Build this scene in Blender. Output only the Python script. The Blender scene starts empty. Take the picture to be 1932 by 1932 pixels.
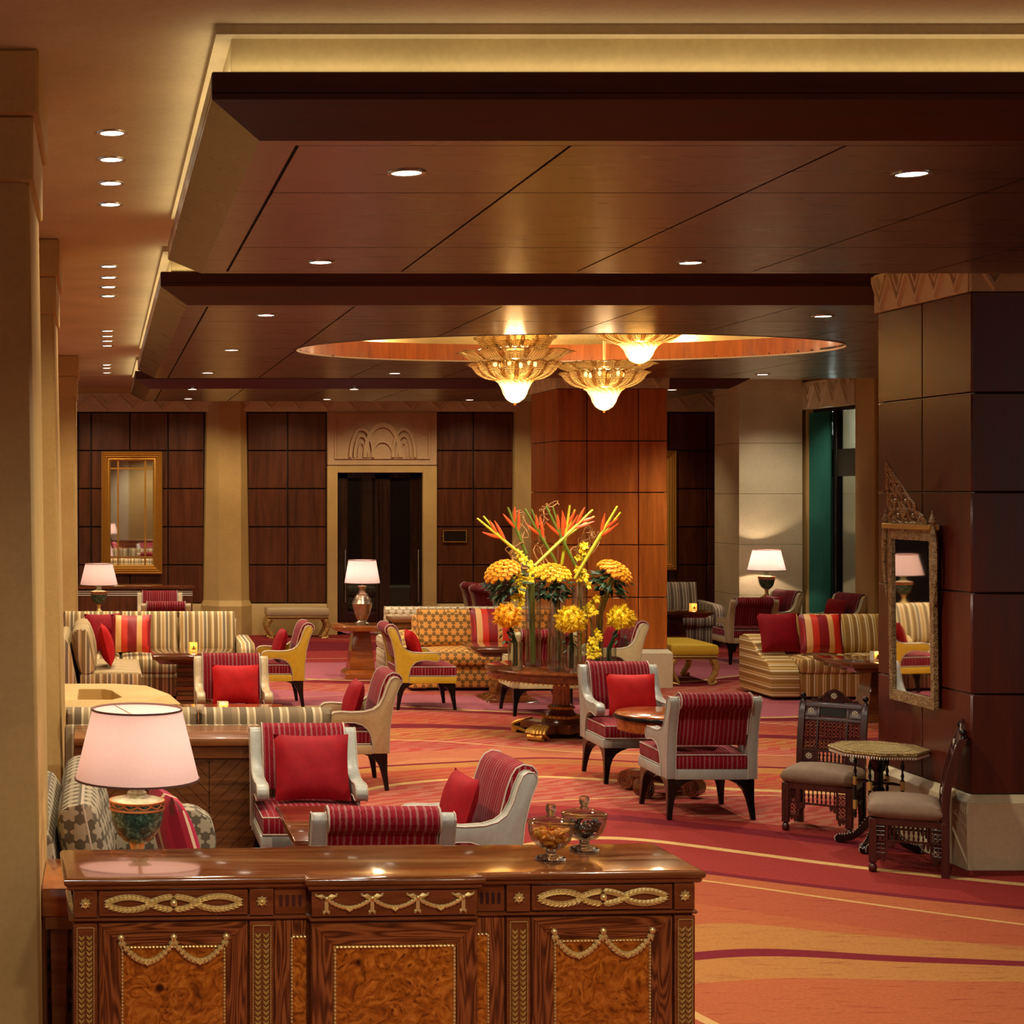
import bpy, bmesh, math, random
from mathutils import Vector, Matrix
PI = math.pi
random.seed(7)
scene = bpy.context.scene
COL = scene.collection

# ---------------------------------------------------------------- camera, world, exposure
FPX, VX, VY, EYE = 3150.0, 196.0, 930.0, 2.1
cam_data = bpy.data.cameras.new('camera')
cam = bpy.data.objects.new('camera', cam_data)
COL.objects.link(cam)
cam.location = (0, 0, EYE)
cam.rotation_euler = (PI / 2, 0, 0)
cam_data.sensor_width = 36.0
cam_data.lens = 36.0 * FPX / 1932.0
cam_data.shift_x = (966.0 - VX) / 1932.0
cam_data.shift_y = -(966.0 - VY) / 1932.0
cam_data.clip_end = 200
scene.camera = cam

world = bpy.data.worlds.new('world')
scene.world = world
world.use_nodes = True
world.node_tree.nodes['Background'].inputs[0].default_value = (1.0, 0.90, 0.74, 1)
world.node_tree.nodes['Background'].inputs[1].default_value = 0.30

scene.view_settings.view_transform = 'Standard'
scene.view_settings.look = 'None'
scene.view_settings.gamma = 1.0
scene.view_settings.use_curve_mapping = False
scene.view_settings.exposure = 0.12
scene.cycles.use_denoising = True
scene.cycles.max_bounces = 12
scene.cycles.diffuse_bounces = 4
scene.cycles.glossy_bounces = 4
scene.cycles.transmission_bounces = 12
scene.cycles.transparent_max_bounces = 12
scene.cycles.sample_clamp_indirect = 6.0
scene.cycles.caustics_reflective = False
scene.cycles.caustics_refractive = False

WARM = (1.0, 0.78, 0.48)
WHITE = (1.0, 0.89, 0.70)


def lamp_light(name, kind, loc, power, color=WARM, size=0.05, rot=(0, 0, 0), spot=2.0, blend=0.6, sy=None):
    d = bpy.data.lights.new(name, kind)
    d.energy = power
    d.color = color
    if kind == 'AREA':
        d.shape = 'RECTANGLE'
        d.size = size
        d.size_y = sy or size
    else:
        d.shadow_soft_size = size
    if kind == 'SPOT':
        d.spot_size = spot
        d.spot_blend = blend
    o = bpy.data.objects.new(name, d)
    COL.objects.link(o)
    o.location = loc
    o.rotation_euler = rot
    return o


# unseen fill spots added near the viewer; ceiling lamps hidden above the farthest tray
for lx in (0.1, 0.95, 1.8):
    lamp_light('unseen_fill_spot', 'SPOT', (lx, 2.2, 3.6), 125, (1.0, 0.91, 0.76), 0.10, (math.radians(43), 0, 0), 1.15, 1.0)  # added out of view to brighten the desk front
for lx in (1.0, 3.4, 5.8):
    lamp_light('unseen_fill_spot', 'SPOT', (lx, -1.5, 3.6), 140, WHITE, 0.10, (math.radians(15), 0, 0), 2.5, 0.8)
for lx in (-0.1, 1.2, 2.7, 4.1, 5.5, 7.4):
    lamp_light('wall_washer', 'SPOT', (lx, 23.35, 3.6), 75, WARM, 0.05, (math.radians(18), 0, 0), 1.9, 0.8)
lamp_light('courtyard_fill', 'POINT', (10.2, 23.3, 3.0), 30, (1.0, 0.97, 0.9), 0.1)  # unseen light added outside the window to brighten the pier
# concealed cove strips lying on top of the ceiling trays, shining up
for (x0, x1, yy) in ((0.40, 9.5, 5.535), (0.40, 9.5, 10.505), (0.40, 7.3, 19.035)):
    lamp_light('cove_strip', 'AREA', ((x0 + x1) / 2, yy, 3.50), 4.5, WARM, x1 - x0, (PI, 0, 0), sy=0.05)
for (y0, y1) in ((5.6, 9.2), (10.6, 17.5), (19.1, 21.9)):
    lamp_light('cove_strip', 'AREA', (0.391, (y0 + y1) / 2, 3.50), 0.7 * (y1 - y0), WARM, 0.05, (PI, 0, 0), sy=y1 - y0)
for k in range(10):
    a = 2 * PI * (k + 0.5) / 10
    lamp_light('recess_light', 'POINT', (3.85 + 2.33 * math.cos(a), 13.88 + 1.42 * math.sin(a), 3.50), 5, WARM, 0.03)
lamp_light('column_spot', 'SPOT', (9.0, 21.55, 3.6), 90, WHITE, 0.05, (math.radians(24), 0, math.radians(-8)), 1.5, 0.9)
lamp_light('unseen_fill_spot', 'SPOT', (1.5, -3.4, 3.6), 160, WHITE, 0.08, (math.radians(-25), 0, 0), 1.8, 0.8)  # added to brighten the rear wall that the gilt mirror reflects


# ---------------------------------------------------------------- colour and node helpers
def C(r, g, b):
    f = lambda c: (c / 255 / 12.92) if c / 255 <= 0.04045 else ((c / 255 + 0.055) / 1.055) ** 2.4
    return (f(r), f(g), f(b), 1.0)


class Mat:
    def __init__(s, name, rough=0.5, metal=0.0, spec=0.5, coat=0.0, coat_rough=0.1):
        s.m = bpy.data.materials.new(name)
        s.m.use_nodes = True
        s.nt = s.m.node_tree
        s.b = s.nt.nodes['Principled BSDF']
        s.out = s.nt.nodes['Material Output']
        s.set('Roughness', rough); s.set('Metallic', metal); s.set('Specular IOR Level', spec)
        s.set('Coat Weight', coat); s.set('Coat Roughness', coat_rough)

    def set(s, k, v):
        inp = s.b.inputs[k]
        if hasattr(v, 'is_linked') or isinstance(v, bpy.types.NodeSocket):
            s.nt.links.new(v, inp)
        else:
            inp.default_value = v
        return s

    def put(s, inp, v):
        if isinstance(v, bpy.types.NodeSocket):
            s.nt.links.new(v, inp)
        elif v is not None:
            inp.default_value = v

    def node(s, t):
        return s.nt.nodes.new(t)

    def uv(s):
        return s.node('ShaderNodeTexCoord').outputs['UV']

    def obj(s):
        return s.node('ShaderNodeTexCoord').outputs['Object']

    def pos(s):
        return s.node('ShaderNodeNewGeometry').outputs['Position']

    def math(s, op, a, b=None, c=None):
        n = s.node('ShaderNodeMath'); n.operation = op
        s.put(n.inputs[0], a)
        if b is not None: s.put(n.inputs[1], b)
        if c is not None: s.put(n.inputs[2], c)
        return n.outputs[0]

    def sep(s, v):
        n = s.node('ShaderNodeSeparateXYZ'); s.put(n.inputs[0], v)
        return n.outputs

    def comb(s, x, y=0.0, z=0.0):
        n = s.node('ShaderNodeCombineXYZ')
        s.put(n.inputs[0], x); s.put(n.inputs[1], y); s.put(n.inputs[2], z)
        return n.outputs[0]

    def mapping(s, v, scale=(1, 1, 1), loc=(0, 0, 0), rot=(0, 0, 0)):
        n = s.node('ShaderNodeMapping')
        s.put(n.inputs['Vector'], v)
        n.inputs['Scale'].default_value = scale
        n.inputs['Location'].default_value = loc
        n.inputs['Rotation'].default_value = rot
        return n.outputs[0]

    def noise(s, v, scale=5.0, detail=2.0, rough=0.5, dist=0.0):
        n = s.node('ShaderNodeTexNoise')
        s.put(n.inputs['Vector'], v)
        n.inputs['Scale'].default_value = scale
        n.inputs['Detail'].default_value = detail
        n.inputs['Roughness'].default_value = rough
        n.inputs['Distortion'].default_value = dist
        return n.outputs[0]

    def wave(s, v, scale=5.0, dist=2.0, detail=2.0, dscale=1.0, direction='X', kind='BANDS'):
        n = s.node('ShaderNodeTexWave')
        n.wave_type = kind
        if kind == 'BANDS': n.bands_direction = direction
        s.put(n.inputs['Vector'], v)
        n.inputs['Scale'].default_value = scale
        n.inputs['Distortion'].default_value = dist
        n.inputs['Detail'].default_value = detail
        n.inputs['Detail Scale'].default_value = dscale
        return n.outputs[1]

    def voronoi(s, v, scale=5.0, feature='F1'):
        n = s.node('ShaderNodeTexVoronoi'); n.feature = feature
        s.put(n.inputs['Vector'], v)
        n.inputs['Scale'].default_value = scale
        return n.outputs[0]

    def ramp(s, f, stops, interp='LINEAR'):
        n = s.node('ShaderNodeValToRGB')
        s.put(n.inputs[0], f)
        cr = n.color_ramp; cr.interpolation = interp
        while len(cr.elements) < len(stops): cr.elements.new(0.5)
        for e, (p, c) in zip(cr.elements, stops):
            e.position = p
        for e, (p, c) in zip(cr.elements, stops):
            e.position = p; e.color = c if not isinstance(c, (int, float)) else (c, c, c, 1)
        return n.outputs[0]

    def mix(s, f, a, b, mode='MIX'):
        n = s.node('ShaderNodeMix'); n.data_type = 'RGBA'; n.blend_type = mode
        s.put(n.inputs[0], f); s.put(n.inputs[6], a); s.put(n.inputs[7], b)
        return n.outputs[2]

    def bump(s, h, strength=0.2, dist=0.01):
        n = s.node('ShaderNodeBump')
        n.inputs['Strength'].default_value = strength
        n.inputs['Distance'].default_value = dist
        s.put(n.inputs['Height'], h)
        s.nt.links.new(n.outputs[0], s.b.inputs['Normal'])
        return s

    def base(s, c):
        s.put(s.b.inputs['Base Color'], c)
        return s


def wood(name, dark, light, rough=0.3, axis='z', scale=1.0, coat=0.0, coat_rough=0.08, strength=1.0):
    m = Mat(name, rough, coat=coat, coat_rough=coat_rough)
    o = m.obj()
    sc = {'x': (1.5, 14, 14), 'y': (14, 1.5, 14), 'z': (14, 14, 1.2)}[axis]
    v = m.mapping(o, tuple(a * scale for a in sc))
    g = m.noise(v, 1.0, 6, 0.62, 0.6)
    fine = m.noise(m.mapping(o, tuple(a * scale * 9 for a in sc)), 1.0, 2, 0.5)
    big = m.noise(o, 0.9 * scale, 2, 0.5)
    f = m.math('ADD', m.math('MULTIPLY', g, 0.75), m.math('MULTIPLY', fine, 0.2))
    f = m.math('ADD', f, m.math('MULTIPLY', m.math('SUBTRACT', big, 0.5), 0.25))
    m.base(m.ramp(f, [(0.30, dark), (0.68, light)]))
    m.set('Roughness', m.ramp(g, [(0.3, max(0.02, rough - 0.06)), (0.7, rough + 0.08)]))
    m.bump(fine, 0.05, 0.002)
    return m.m


def plain(name, col, rough=0.5, metal=0.0, spec=0.5, coat=0.0, grain=0.0, gscale=60.0):
    m = Mat(name, rough, metal, spec, coat)
    o = m.obj()
    n = m.noise(o, gscale, 3, 0.6)
    k = grain if grain else 0.10
    a = tuple(min(1, c * (1 - k)) for c in col[:3]) + (1,)
    b = tuple(min(1, c * (1 + k)) for c in col[:3]) + (1,)
    m.base(m.ramp(n, [(0.3, a), (0.7, b)]))
    if not metal: m.bump(n, 0.08, 0.002)
    return m.m


MT = {}
# stone
def stone(name, col, rough=0.6):
    m = Mat(name, rough)
    o = m.obj()
    n1 = m.noise(o, 1.6, 5, 0.6)
    n2 = m.noise(o, 45, 3, 0.6)
    pits = m.ramp(m.noise(o, 22, 4, 0.7), [(0.22, 0.0), (0.33, 1.0)])
    a = tuple(c * 0.80 for c in col[:3]) + (1,)
    b = tuple(min(1, c * 1.15) for c in col[:3]) + (1,)
    f = m.math('ADD', m.math('MULTIPLY', n1, 0.7), m.math('MULTIPLY', n2, 0.3))
    c = m.ramp(f, [(0.3, a), (0.7, b)])
    m.base(m.mix(pits, tuple(c_ * 0.72 for c_ in col[:3]) + (1,), c))
    m.bump(n2, 0.12, 0.002)
    return m.m
MT['stone'] = stone('cream_stone', C(194, 160, 98))
MT['stone_pale'] = stone('pale_limestone', C(214, 196, 158))
MT['plaster'] = stone('beige_plaster', C(206, 190, 150), 0.8)
MT['cove'] = stone('cream_plaster', C(216, 196, 140), 0.8)
# woods
MT['ceil'] = wood('ceiling_veneer', C(54, 38, 30), C(104, 76, 60), 0.30, 'x', 0.8, coat=0.6, coat_rough=0.28)
MT['fascia'] = wood('mahogany_fascia', C(40, 9, 5), C(76, 20, 10), 0.45, 'x', 0.8)
MT['panel'] = wood('wall_veneer', C(62, 28, 14), C(112, 58, 28), 0.34, 'z', 0.9, coat=0.15, coat_rough=0.2)
MT['panel_lit'] = wood('lit_pillar_veneer', C(150, 74, 22), C(216, 120, 42), 0.32, 'z', 0.8, coat=0.2, coat_rough=0.15)  # mahogany with chandelier light put into its brighter, more orange colour
MT['panel_red'] = wood('dark_pillar_veneer', C(70, 21, 9), C(104, 36, 14), 0.36, 'z', 0.8, coat=0.4, coat_rough=0.25)
MT['panel_red'].node_tree.nodes['Principled BSDF'].inputs['Coat IOR'].default_value = 1.6
MT['groove'] = plain('dark_groove', C(22, 10, 6), 0.7)
MT['table'] = wood('table_walnut', C(110, 50, 18), C(176, 96, 38), 0.18, 'x', 1.4, coat=0.6, coat_rough=0.05)
MT['table_dark'] = wood('table_mahogany', C(64, 28, 12), C(120, 60, 26), 0.16, 'x', 1.4, coat=0.7, coat_rough=0.04)
MT['bench_wood'] = wood('banquette_oak', C(88, 48, 18), C(146, 88, 40), 0.3, 'x', 1.4, coat=0.3)
MT['chevron'] = wood('parquet_oak', C(58, 32, 12), C(118, 70, 28), 0.38, 'x', 2.0)
MT['desk_top'] = wood('desk_top_mahogany', C(84, 42, 18), C(136, 76, 34), 0.14, 'x', 1.6, coat=0.8, coat_rough=0.06)
MT['desk'] = wood('desk_mahogany', C(96, 45, 19), C(136, 71, 34), 0.25, 'x', 1.8, coat=0.5, coat_rough=0.08)
MT['door_wood'] = wood('door_veneer', C(26, 12, 7), C(52, 26, 15), 0.25, 'z', 1.0, coat=0.3)
MT['oriental'] = wood('carved_rosewood', C(38, 9, 7), C(76, 21, 15), 0.38, 'z', 2.0, coat=0.1)
MT['black'] = plain('black_lacquer', C(10, 7, 7), 0.2, 0, 0.4, 0.0)
MT['dark_iron'] = plain('dark_bronze', C(30, 24, 20), 0.4, 0.6)

def rosewood():
    for ax, nm in (('x', 'rosewood_rail'), ('z', 'rosewood_stile')):
        m = Mat(nm, 0.2, coat=0.6, coat_rough=0.06)
        o = m.obj()
        sc = {'x': (0.6, 1, 7), 'z': (7, 1, 0.6)}[ax]
        v = m.mapping(o, sc)
        big = m.noise(v, 2.2, 2, 0.5, 0.3)
        lines = m.math('SINE', m.math('MULTIPLY', big, 95.0))
        n = m.noise(m.mapping(o, tuple(5 * a for a in sc)), 3.0, 4, 0.6)
        f = m.math('ADD', m.math('MULTIPLY_ADD', lines, 0.22, 0.32), m.math('MULTIPLY', n, 0.45))
        m.base(m.ramp(f, [(0.22, C(48, 21, 10)), (0.48, C(106, 52, 23)), (0.85, C(150, 84, 42))]))
        MT[nm] = m.m
rosewood()

def burl():
    m = Mat('burl_walnut', 0.2, coat=0.6, coat_rough=0.06)
    o = m.obj()
    warp = m.node('ShaderNodeTexNoise'); m.put(warp.inputs['Vector'], o); warp.inputs['Scale'].default_value = 7; warp.inputs['Detail'].default_value = 3
    v = m.node('ShaderNodeVectorMath'); v.operation = 'MULTIPLY_ADD'
    m.put(v.inputs[0], warp.outputs['Color']); v.inputs[1].default_value = (0.16, 0.16, 0.16); m.put(v.inputs[2], o)
    sw = m.noise(v.outputs[0], 20, 7, 0.66, 2.2)
    rings = m.wave(v.outputs[0], 9, 9, 4, 1.5, kind='RINGS')
    eyes = m.voronoi(v.outputs[0], 34)
    patch = m.ramp(m.noise(o, 8, 2, 0.5), [(0.44, 0.0), (0.56, 1.0)])
    eye = m.math('MULTIPLY', m.ramp(eyes, [(0.10, 1.0), (0.26, 0.0)]), patch)
    knots = m.ramp(m.voronoi(m.mapping(o, (1, 0.2, 1)), 7.5), [(0.07, 1.0), (0.13, 0.0)])
    f = m.math('ADD', m.math('MULTIPLY', sw, 0.92), m.math('MULTIPLY', rings, 0.08))
    c = m.ramp(f, [(0.28, C(78, 32, 6)), (0.48, C(158, 82, 18)), (0.68, C(206, 124, 42))])
    c = m.mix(eye, c, C(88, 36, 8))
    c = m.mix(knots, c, C(44, 18, 8))
    m.base(c)
    MT['burl'] = m.m
burl()

# metals, glass
MT['gold'] = plain('gilt', C(250, 220, 146), 0.32, 0.72)
MT['gold_dull'] = plain('aged_gilt', C(206, 152, 66), 0.42, 0.65)
MT['gold_soft'] = plain('gilt_wood', C(200, 164, 92), 0.4, 0.6)
MT['brass'] = plain('engraved_brass', C(172, 152, 128), 0.28, 0.9, grain=0.3, gscale=90)
MT['silver'] = plain('steel', C(190, 186, 180), 0.25, 1.0)
MT['mirror'] = Mat('mirror_silvering', 0.02, 1.0).base((0.82, 0.82, 0.80, 1)).m
MT['glass_solid'] = Mat('solid_glass', 0.0).set('Transmission Weight', 1.0).set('IOR', 1.45).base((0.98, 0.99, 0.98, 1)).m


def thin_glass(name, tint, ior=1.5, edge=0.0):
    m = Mat(name, 0.0)
    t = m.node('ShaderNodeBsdfTransparent'); g = m.node('ShaderNodeBsdfGlossy'); f = m.node('ShaderNodeFresnel'); mx = m.node('ShaderNodeMixShader')
    lw = m.node('ShaderNodeLayerWeight'); lw.inputs[0].default_value = 0.5
    m.put(t.inputs[0], m.mix(m.math('MULTIPLY', lw.outputs[1], edge), tint, (0.70, 0.70, 0.66, 1)))
    g.inputs[1].default_value = 0.0; m.nt.nodes.remove(f)
    fr = m.math('MULTIPLY_ADD', m.math('POWER', lw.outputs[1], 3.0), 0.8, 0.09)
    m.nt.links.new(fr, mx.inputs[0]); m.nt.links.new(t.outputs[0], mx.inputs[1]); m.nt.links.new(g.outputs[0], mx.inputs[2])
    m.nt.links.new(mx.outputs[0], m.out.inputs[0])
    return m.m


MT['glass'] = thin_glass('clear_glass', (0.97, 0.98, 0.96, 1), 1.5, 0.8)
MT['table_glass'] = Mat('dark_table_glass', 0.05, coat=1.0).base(C(40, 24, 18)).m
MT['pane'] = thin_glass('window_glass', (0.80, 0.90, 0.88, 1), 1.5)
MT['door_glass'] = Mat('smoked_glass', 0.03, coat=0.6, coat_rough=0.02).base(C(26, 18, 14)).m

# leather and fabric
def leather(name, col):
    m = Mat(name, 0.38)
    o = m.obj()
    n = m.noise(o, 40, 4, 0.6); v = m.voronoi(o, 180)
    m.base(m.ramp(n, [(0.3, tuple(c * 0.86 for c in col[:3]) + (1,)), (0.7, col)]))
    m.bump(v, 0.12, 0.002)
    return m.m
MT['leather_grey'] = leather('pale_grey_leather', C(156, 156, 148))
MT['leather_mustard'] = leather('mustard_leather', C(206, 166, 44))
MT['leather_cream'] = leather('cream_leather', C(214, 200, 148))
MT['leather_sand'] = leather('sand_leather', C(190, 164, 120))
MT['piping'] = plain('grey_piping', C(176, 160, 146), 0.6)

def velvet_stripe():
    m = Mat('crimson_stripe_velvet', 0.8, spec=0.15)
    m.set('Sheen Weight', 0.04)
    uv = m.uv(); s = m.sep(uv)
    j = m.noise(m.comb(m.math('MULTIPLY', s[0], 25.0), m.math('MULTIPLY', s[1], 130.0)), 1.0, 2, 0.6)
    u = m.math('ADD', s[0], m.math('MULTIPLY', m.math('SUBTRACT', j, 0.5), 0.012))
    k = m.noise(m.comb(m.math('MULTIPLY', u, 7.0)), 1.0, 1, 0.5)
    u2 = m.math('ADD', u, m.math('MULTIPLY', k, 0.05))
    w = m.math('SINE', m.math('MULTIPLY', u2, 2 * PI / 0.029))
    t = m.math('ADD', w, m.math('MULTIPLY', m.math('SINE', m.math('MULTIPLY', u2, 2 * PI / 0.15)), 0.22))
    mask = m.ramp(m.math('MULTIPLY_ADD', t, 0.4, 0.5), [(0.74, 0.0), (0.80, 1.0)])
    pile = m.noise(uv, 90, 3, 0.6)
    red = m.ramp(pile, [(0.3, C(98, 3, 18)), (0.7, C(130, 5, 28))])
    m.base(m.mix(mask, red, C(134, 78, 76)))
    m.bump(m.math('ADD', mask, m.math('MULTIPLY', pile, 0.3)), 0.25, 0.003)
    return m.m
MT['velvet'] = velvet_stripe()

def velvet(name, col):
    m = Mat(name, 0.7, spec=0.2)
    m.set('Sheen Weight', 0.05); m.set('Sheen Roughness', 0.35); m.set('Sheen Tint', (min(1, col[0] * 2 + .1), col[1] * 1.5 + 0.02, col[2] * 1.5 + .02, 1))
    n = m.noise(m.uv(), 14, 4, 0.6)
    m.base(m.ramp(n, [(0.3, tuple(c * 0.75 for c in col[:3]) + (1,)), (0.7, col)]))
    m.bump(m.noise(m.uv(), 22, 3, 0.6), 0.25, 0.006)
    return m.m
MT['red'] = velvet('crimson_velvet', C(142, 6, 22))
MT['red_bright'] = velvet('scarlet_velvet', C(184, 18, 20))
MT['grey_velvet'] = velvet('taupe_velvet', C(132, 108, 88))

def stripes(name, period, cols, axis=0, rough=0.8, jitter=0.0):
    m = Mat(name, rough)
    uv = m.uv(); s = m.sep(uv)
    f = m.math('FRACT', m.math('ADD', m.math('DIVIDE', s[axis], period), 20.0))
    tot = sum(w for w, c in cols); p = 0; st = []
    for w, c in cols:
        st.append((p / tot, c)); p += w
    n = m.noise(uv, 220, 2, 0.5)
    c = m.ramp(f, st, 'CONSTANT')
    m.base(m.mix(m.math('MULTIPLY', n, 0.5), c, m.mix(1.0, c, (0.6, 0.55, 0.5, 1), 'MULTIPLY')))
    m.bump(n, 0.15, 0.002)
    return m.m
OL, CR, GD, TP, DK = C(138, 110, 66), C(222, 200, 158), C(188, 150, 90), C(126, 108, 82), C(92, 76, 52)
MT['sofa_stripe'] = stripes('gold_stripe_fabric', 0.20, [(3, OL), (1, CR), (2, GD), (1, CR), (2, TP), (1, CR), (2.5, OL), (1, GD), (1.5, CR)])
MT['sofa_taupe'] = stripes('taupe_stripe_fabric', 0.20, [(4, C(112, 92, 66)), (.8, C(196, 176, 142)), (2, C(150, 128, 94)), (1, C(200, 180, 146)), (3, C(104, 86, 62)), (.8, C(186, 166, 132)), (2.5, C(128, 106, 76))])
MT['sofa_gold'] = stripes('yellow_stripe_fabric', 0.165, [(4, C(172, 130, 62)), (1.4, C(244, 220, 170)), (0.5, OL), (1.4, C(226, 188, 118)), (3.2, C(158, 118, 56)), (1.2, C(246, 224, 176)), (0.6, OL), (1.6, C(216, 176, 104))])
MT['sofa_gold_h'] = stripes('yellow_stripe_fabric_turned', 0.165, [(4, C(172, 130, 62)), (1.4, C(244, 220, 170)), (0.5, OL), (1.4, C(226, 188, 118)), (3.2, C(158, 118, 56)), (1.2, C(246, 224, 176)), (0.6, OL), (1.6, C(216, 176, 104))], axis=1)
MT['sofa_grey'] = stripes('grey_stripe_fabric', 0.13, [(3, C(104, 86, 70)), (1, C(190, 172, 148)), (2, C(128, 110, 90)), (1.4, C(196, 180, 156)), (1, C(86, 68, 56)), (1, C(180, 160, 134))])
MT['pillow_stripe'] = stripes('red_stripe_silk', 0.40, [(2.2, C(150, 14, 22)), (2, C(242, 178, 104)), (2.6, C(224, 48, 22)), (2.2, C(134, 10, 22)), (2.2, C(246, 186, 116)), (2.4, C(226, 52, 24)), (1.4, C(150, 14, 22))], rough=0.5)
MT['pillow_pink'] = stripes('magenta_stripe_silk', 0.30, [(3, C(160, 20, 60)), (0.5, C(120, 40, 40)), (3, C(186, 30, 70)), (1.2, C(226, 190, 160)), (0.8, C(150, 20, 40))], rough=0.5)

def stars(name, star, ground, size, rough=0.8):
    """six-pointed rosettes on a hexagonal lattice, in metres of UV"""
    m = Mat(name, rough)
    uv = m.uv(); s = m.sep(uv)
    u = m.math('ADD', m.math('DIVIDE', s[0], size), 40.0)
    v = m.math('ADD', m.math('DIVIDE', s[1], size * 1.7320508), 40.0)
    res = []
    for off in (0.0, 0.5):
        a = m.math('SUBTRACT', m.math('FRACT', m.math('ADD', u, off)), 0.5)
        b = m.math('MULTIPLY', m.math('SUBTRACT', m.math('FRACT', m.math('ADD', v, off)), 0.5), 1.7320508)
        r = m.math('SQRT', m.math('ADD', m.math('MULTIPLY', a, a), m.math('MULTIPLY', b, b)))
        th = m.math('ARCTAN2', b, a)
        lim = m.math('ADD', 0.375, m.math('MULTIPLY', m.math('COSINE', m.math('MULTIPLY', th, 6.0)), 0.075))
        res.append(m.math('SUBTRACT', lim, r))
    d = m.math('MAXIMUM', res[0], res[1])
    mask = m.ramp(m.math('MULTIPLY_ADD', d, 6.0, 0.5), [(0.47, 0.0), (0.56, 1.0)])
    n = m.noise(uv, 160, 3, 0.6)
    g = m.ramp(n, [(0.3, tuple(c * 0.8 for c in ground[:3]) + (1,)), (0.7, ground)])
    t = m.ramp(n, [(0.3, tuple(c * 0.85 for c in star[:3]) + (1,)), (0.7, star)])
    m.base(m.mix(mask, g, t))
    m.bump(m.math('ADD', mask, m.math('MULTIPLY', n, 0.3)), 0.2, 0.002)
    return m.m
MT['star_taupe'] = stars('taupe_star_fabric', C(156, 142, 118), C(86, 74, 56), 0.088)
MT['star_orange'] = stars('orange_star_fabric', C(236, 164, 74), C(140, 102, 44), 0.085)
MT['star_cream'] = stars('cream_star_fabric', C(222, 208, 176), C(176, 142, 92), 0.085)

def marble():
    m = Mat('verdigris_marble', 0.25, coat=0.4)
    o = m.obj()
    n = m.noise(o, 28, 6, 0.65, 1.5)
    m.base(m.ramp(n, [(0.32, C(18, 30, 27)), (0.5, C(48, 86, 72)), (0.66, C(124, 166, 138)), (0.75, C(52, 80, 66))]))
    MT['marble'] = m.m
    m = Mat('celadon_glaze', 0.3, coat=0.3)
    n = m.noise(m.obj(), 60, 4, 0.6)
    m.base(m.ramp(n, [(0.3, C(120, 128, 96)), (0.7, C(186, 186, 150))]))
    MT['celadon'] = m.m
marble()
MT['copper'] = plain('terracotta_gilt', C(214, 140, 84), 0.45, 0.2)

def shade_mat(name, col, tr=0.55):
    m = Mat(name, 0.8)
    d = m.node('ShaderNodeBsdfDiffuse'); t = m.node('ShaderNodeBsdfTranslucent'); mx = m.node('ShaderNodeMixShader')
    weave = m.noise(m.mapping(m.obj(), (200, 200, 60)), 1, 2, 0.5)
    c = m.ramp(weave, [(0.2, tuple(x * 0.93 for x in col[:3]) + (1,)), (0.8, col)])
    m.put(d.inputs[0], c); m.put(t.inputs[0], c)
    mx.inputs[0].default_value = tr
    m.nt.links.new(d.outputs[0], mx.inputs[1]); m.nt.links.new(t.outputs[0], mx.inputs[2])
    m.nt.links.new(mx.outputs[0], m.out.inputs[0])
    return m.m
MT['shade'] = shade_mat('lamp_shade_linen', C(224, 196, 196), 0.32)
MT['shade_trim'] = plain('shade_binding', C(96, 62, 56), 0.7)

def emit(name, col, strength):
    m = Mat(name, 0.5)
    m.base(col); m.set('Emission Color', col); m.set('Emission Strength', strength)
    return m.m
MT['bulb'] = emit('lit_bulb', (1.0, 0.78, 0.5, 1), 14.0)
MT['downlight'] = emit('downlight_lens', (1.0, 0.86, 0.66, 1), 9.0)
MT['flame'] = emit('votive_glow', (1.0, 0.36, 0.05, 1), 1.3)
MT['ivory'] = plain('ivory_glaze', C(226, 214, 192), 0.3)

def amber():
    m = Mat('amber_glass', 0.12)
    o = m.obj()
    t = m.node('ShaderNodeBsdfTranslucent'); g = m.node('ShaderNodeBsdfTransparent'); gl = m.node('ShaderNodeBsdfGlossy')
    s = m.sep(m.uv())
    rib = m.wave(m.comb(m.math('MULTIPLY', s[0], 1.0), m.math('MULTIPLY', s[1], 1.0)), 26, 1.0, 1, 1, 'Y')
    c = m.ramp(rib, [(0.2, C(96, 68, 28)), (0.8, C(216, 180, 112))])
    m.put(t.inputs[0], c); g.inputs[0].default_value = C(236, 200, 140); gl.inputs[0].default_value = (0.9, 0.82, 0.65, 1); gl.inputs[1].default_value = 0.12
    m1 = m.node('ShaderNodeMixShader'); m2 = m.node('ShaderNodeMixShader')
    m1.inputs[0].default_value = 0.30
    m.nt.links.new(t.outputs[0], m1.inputs[1]); m.nt.links.new(g.outputs[0], m1.inputs[2])
    m2.inputs[0].default_value = 0.16
    m.nt.links.new(m1.outputs[0], m2.inputs[1]); m.nt.links.new(gl.outputs[0], m2.inputs[2])
    m.nt.links.new(m2.outputs[0], m.out.inputs[0])
    MT['amber'] = m.m
amber()
MT['bell_glass'] = shade_mat('glowing_bell_glass', C(250, 214, 140), 0.8)

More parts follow.
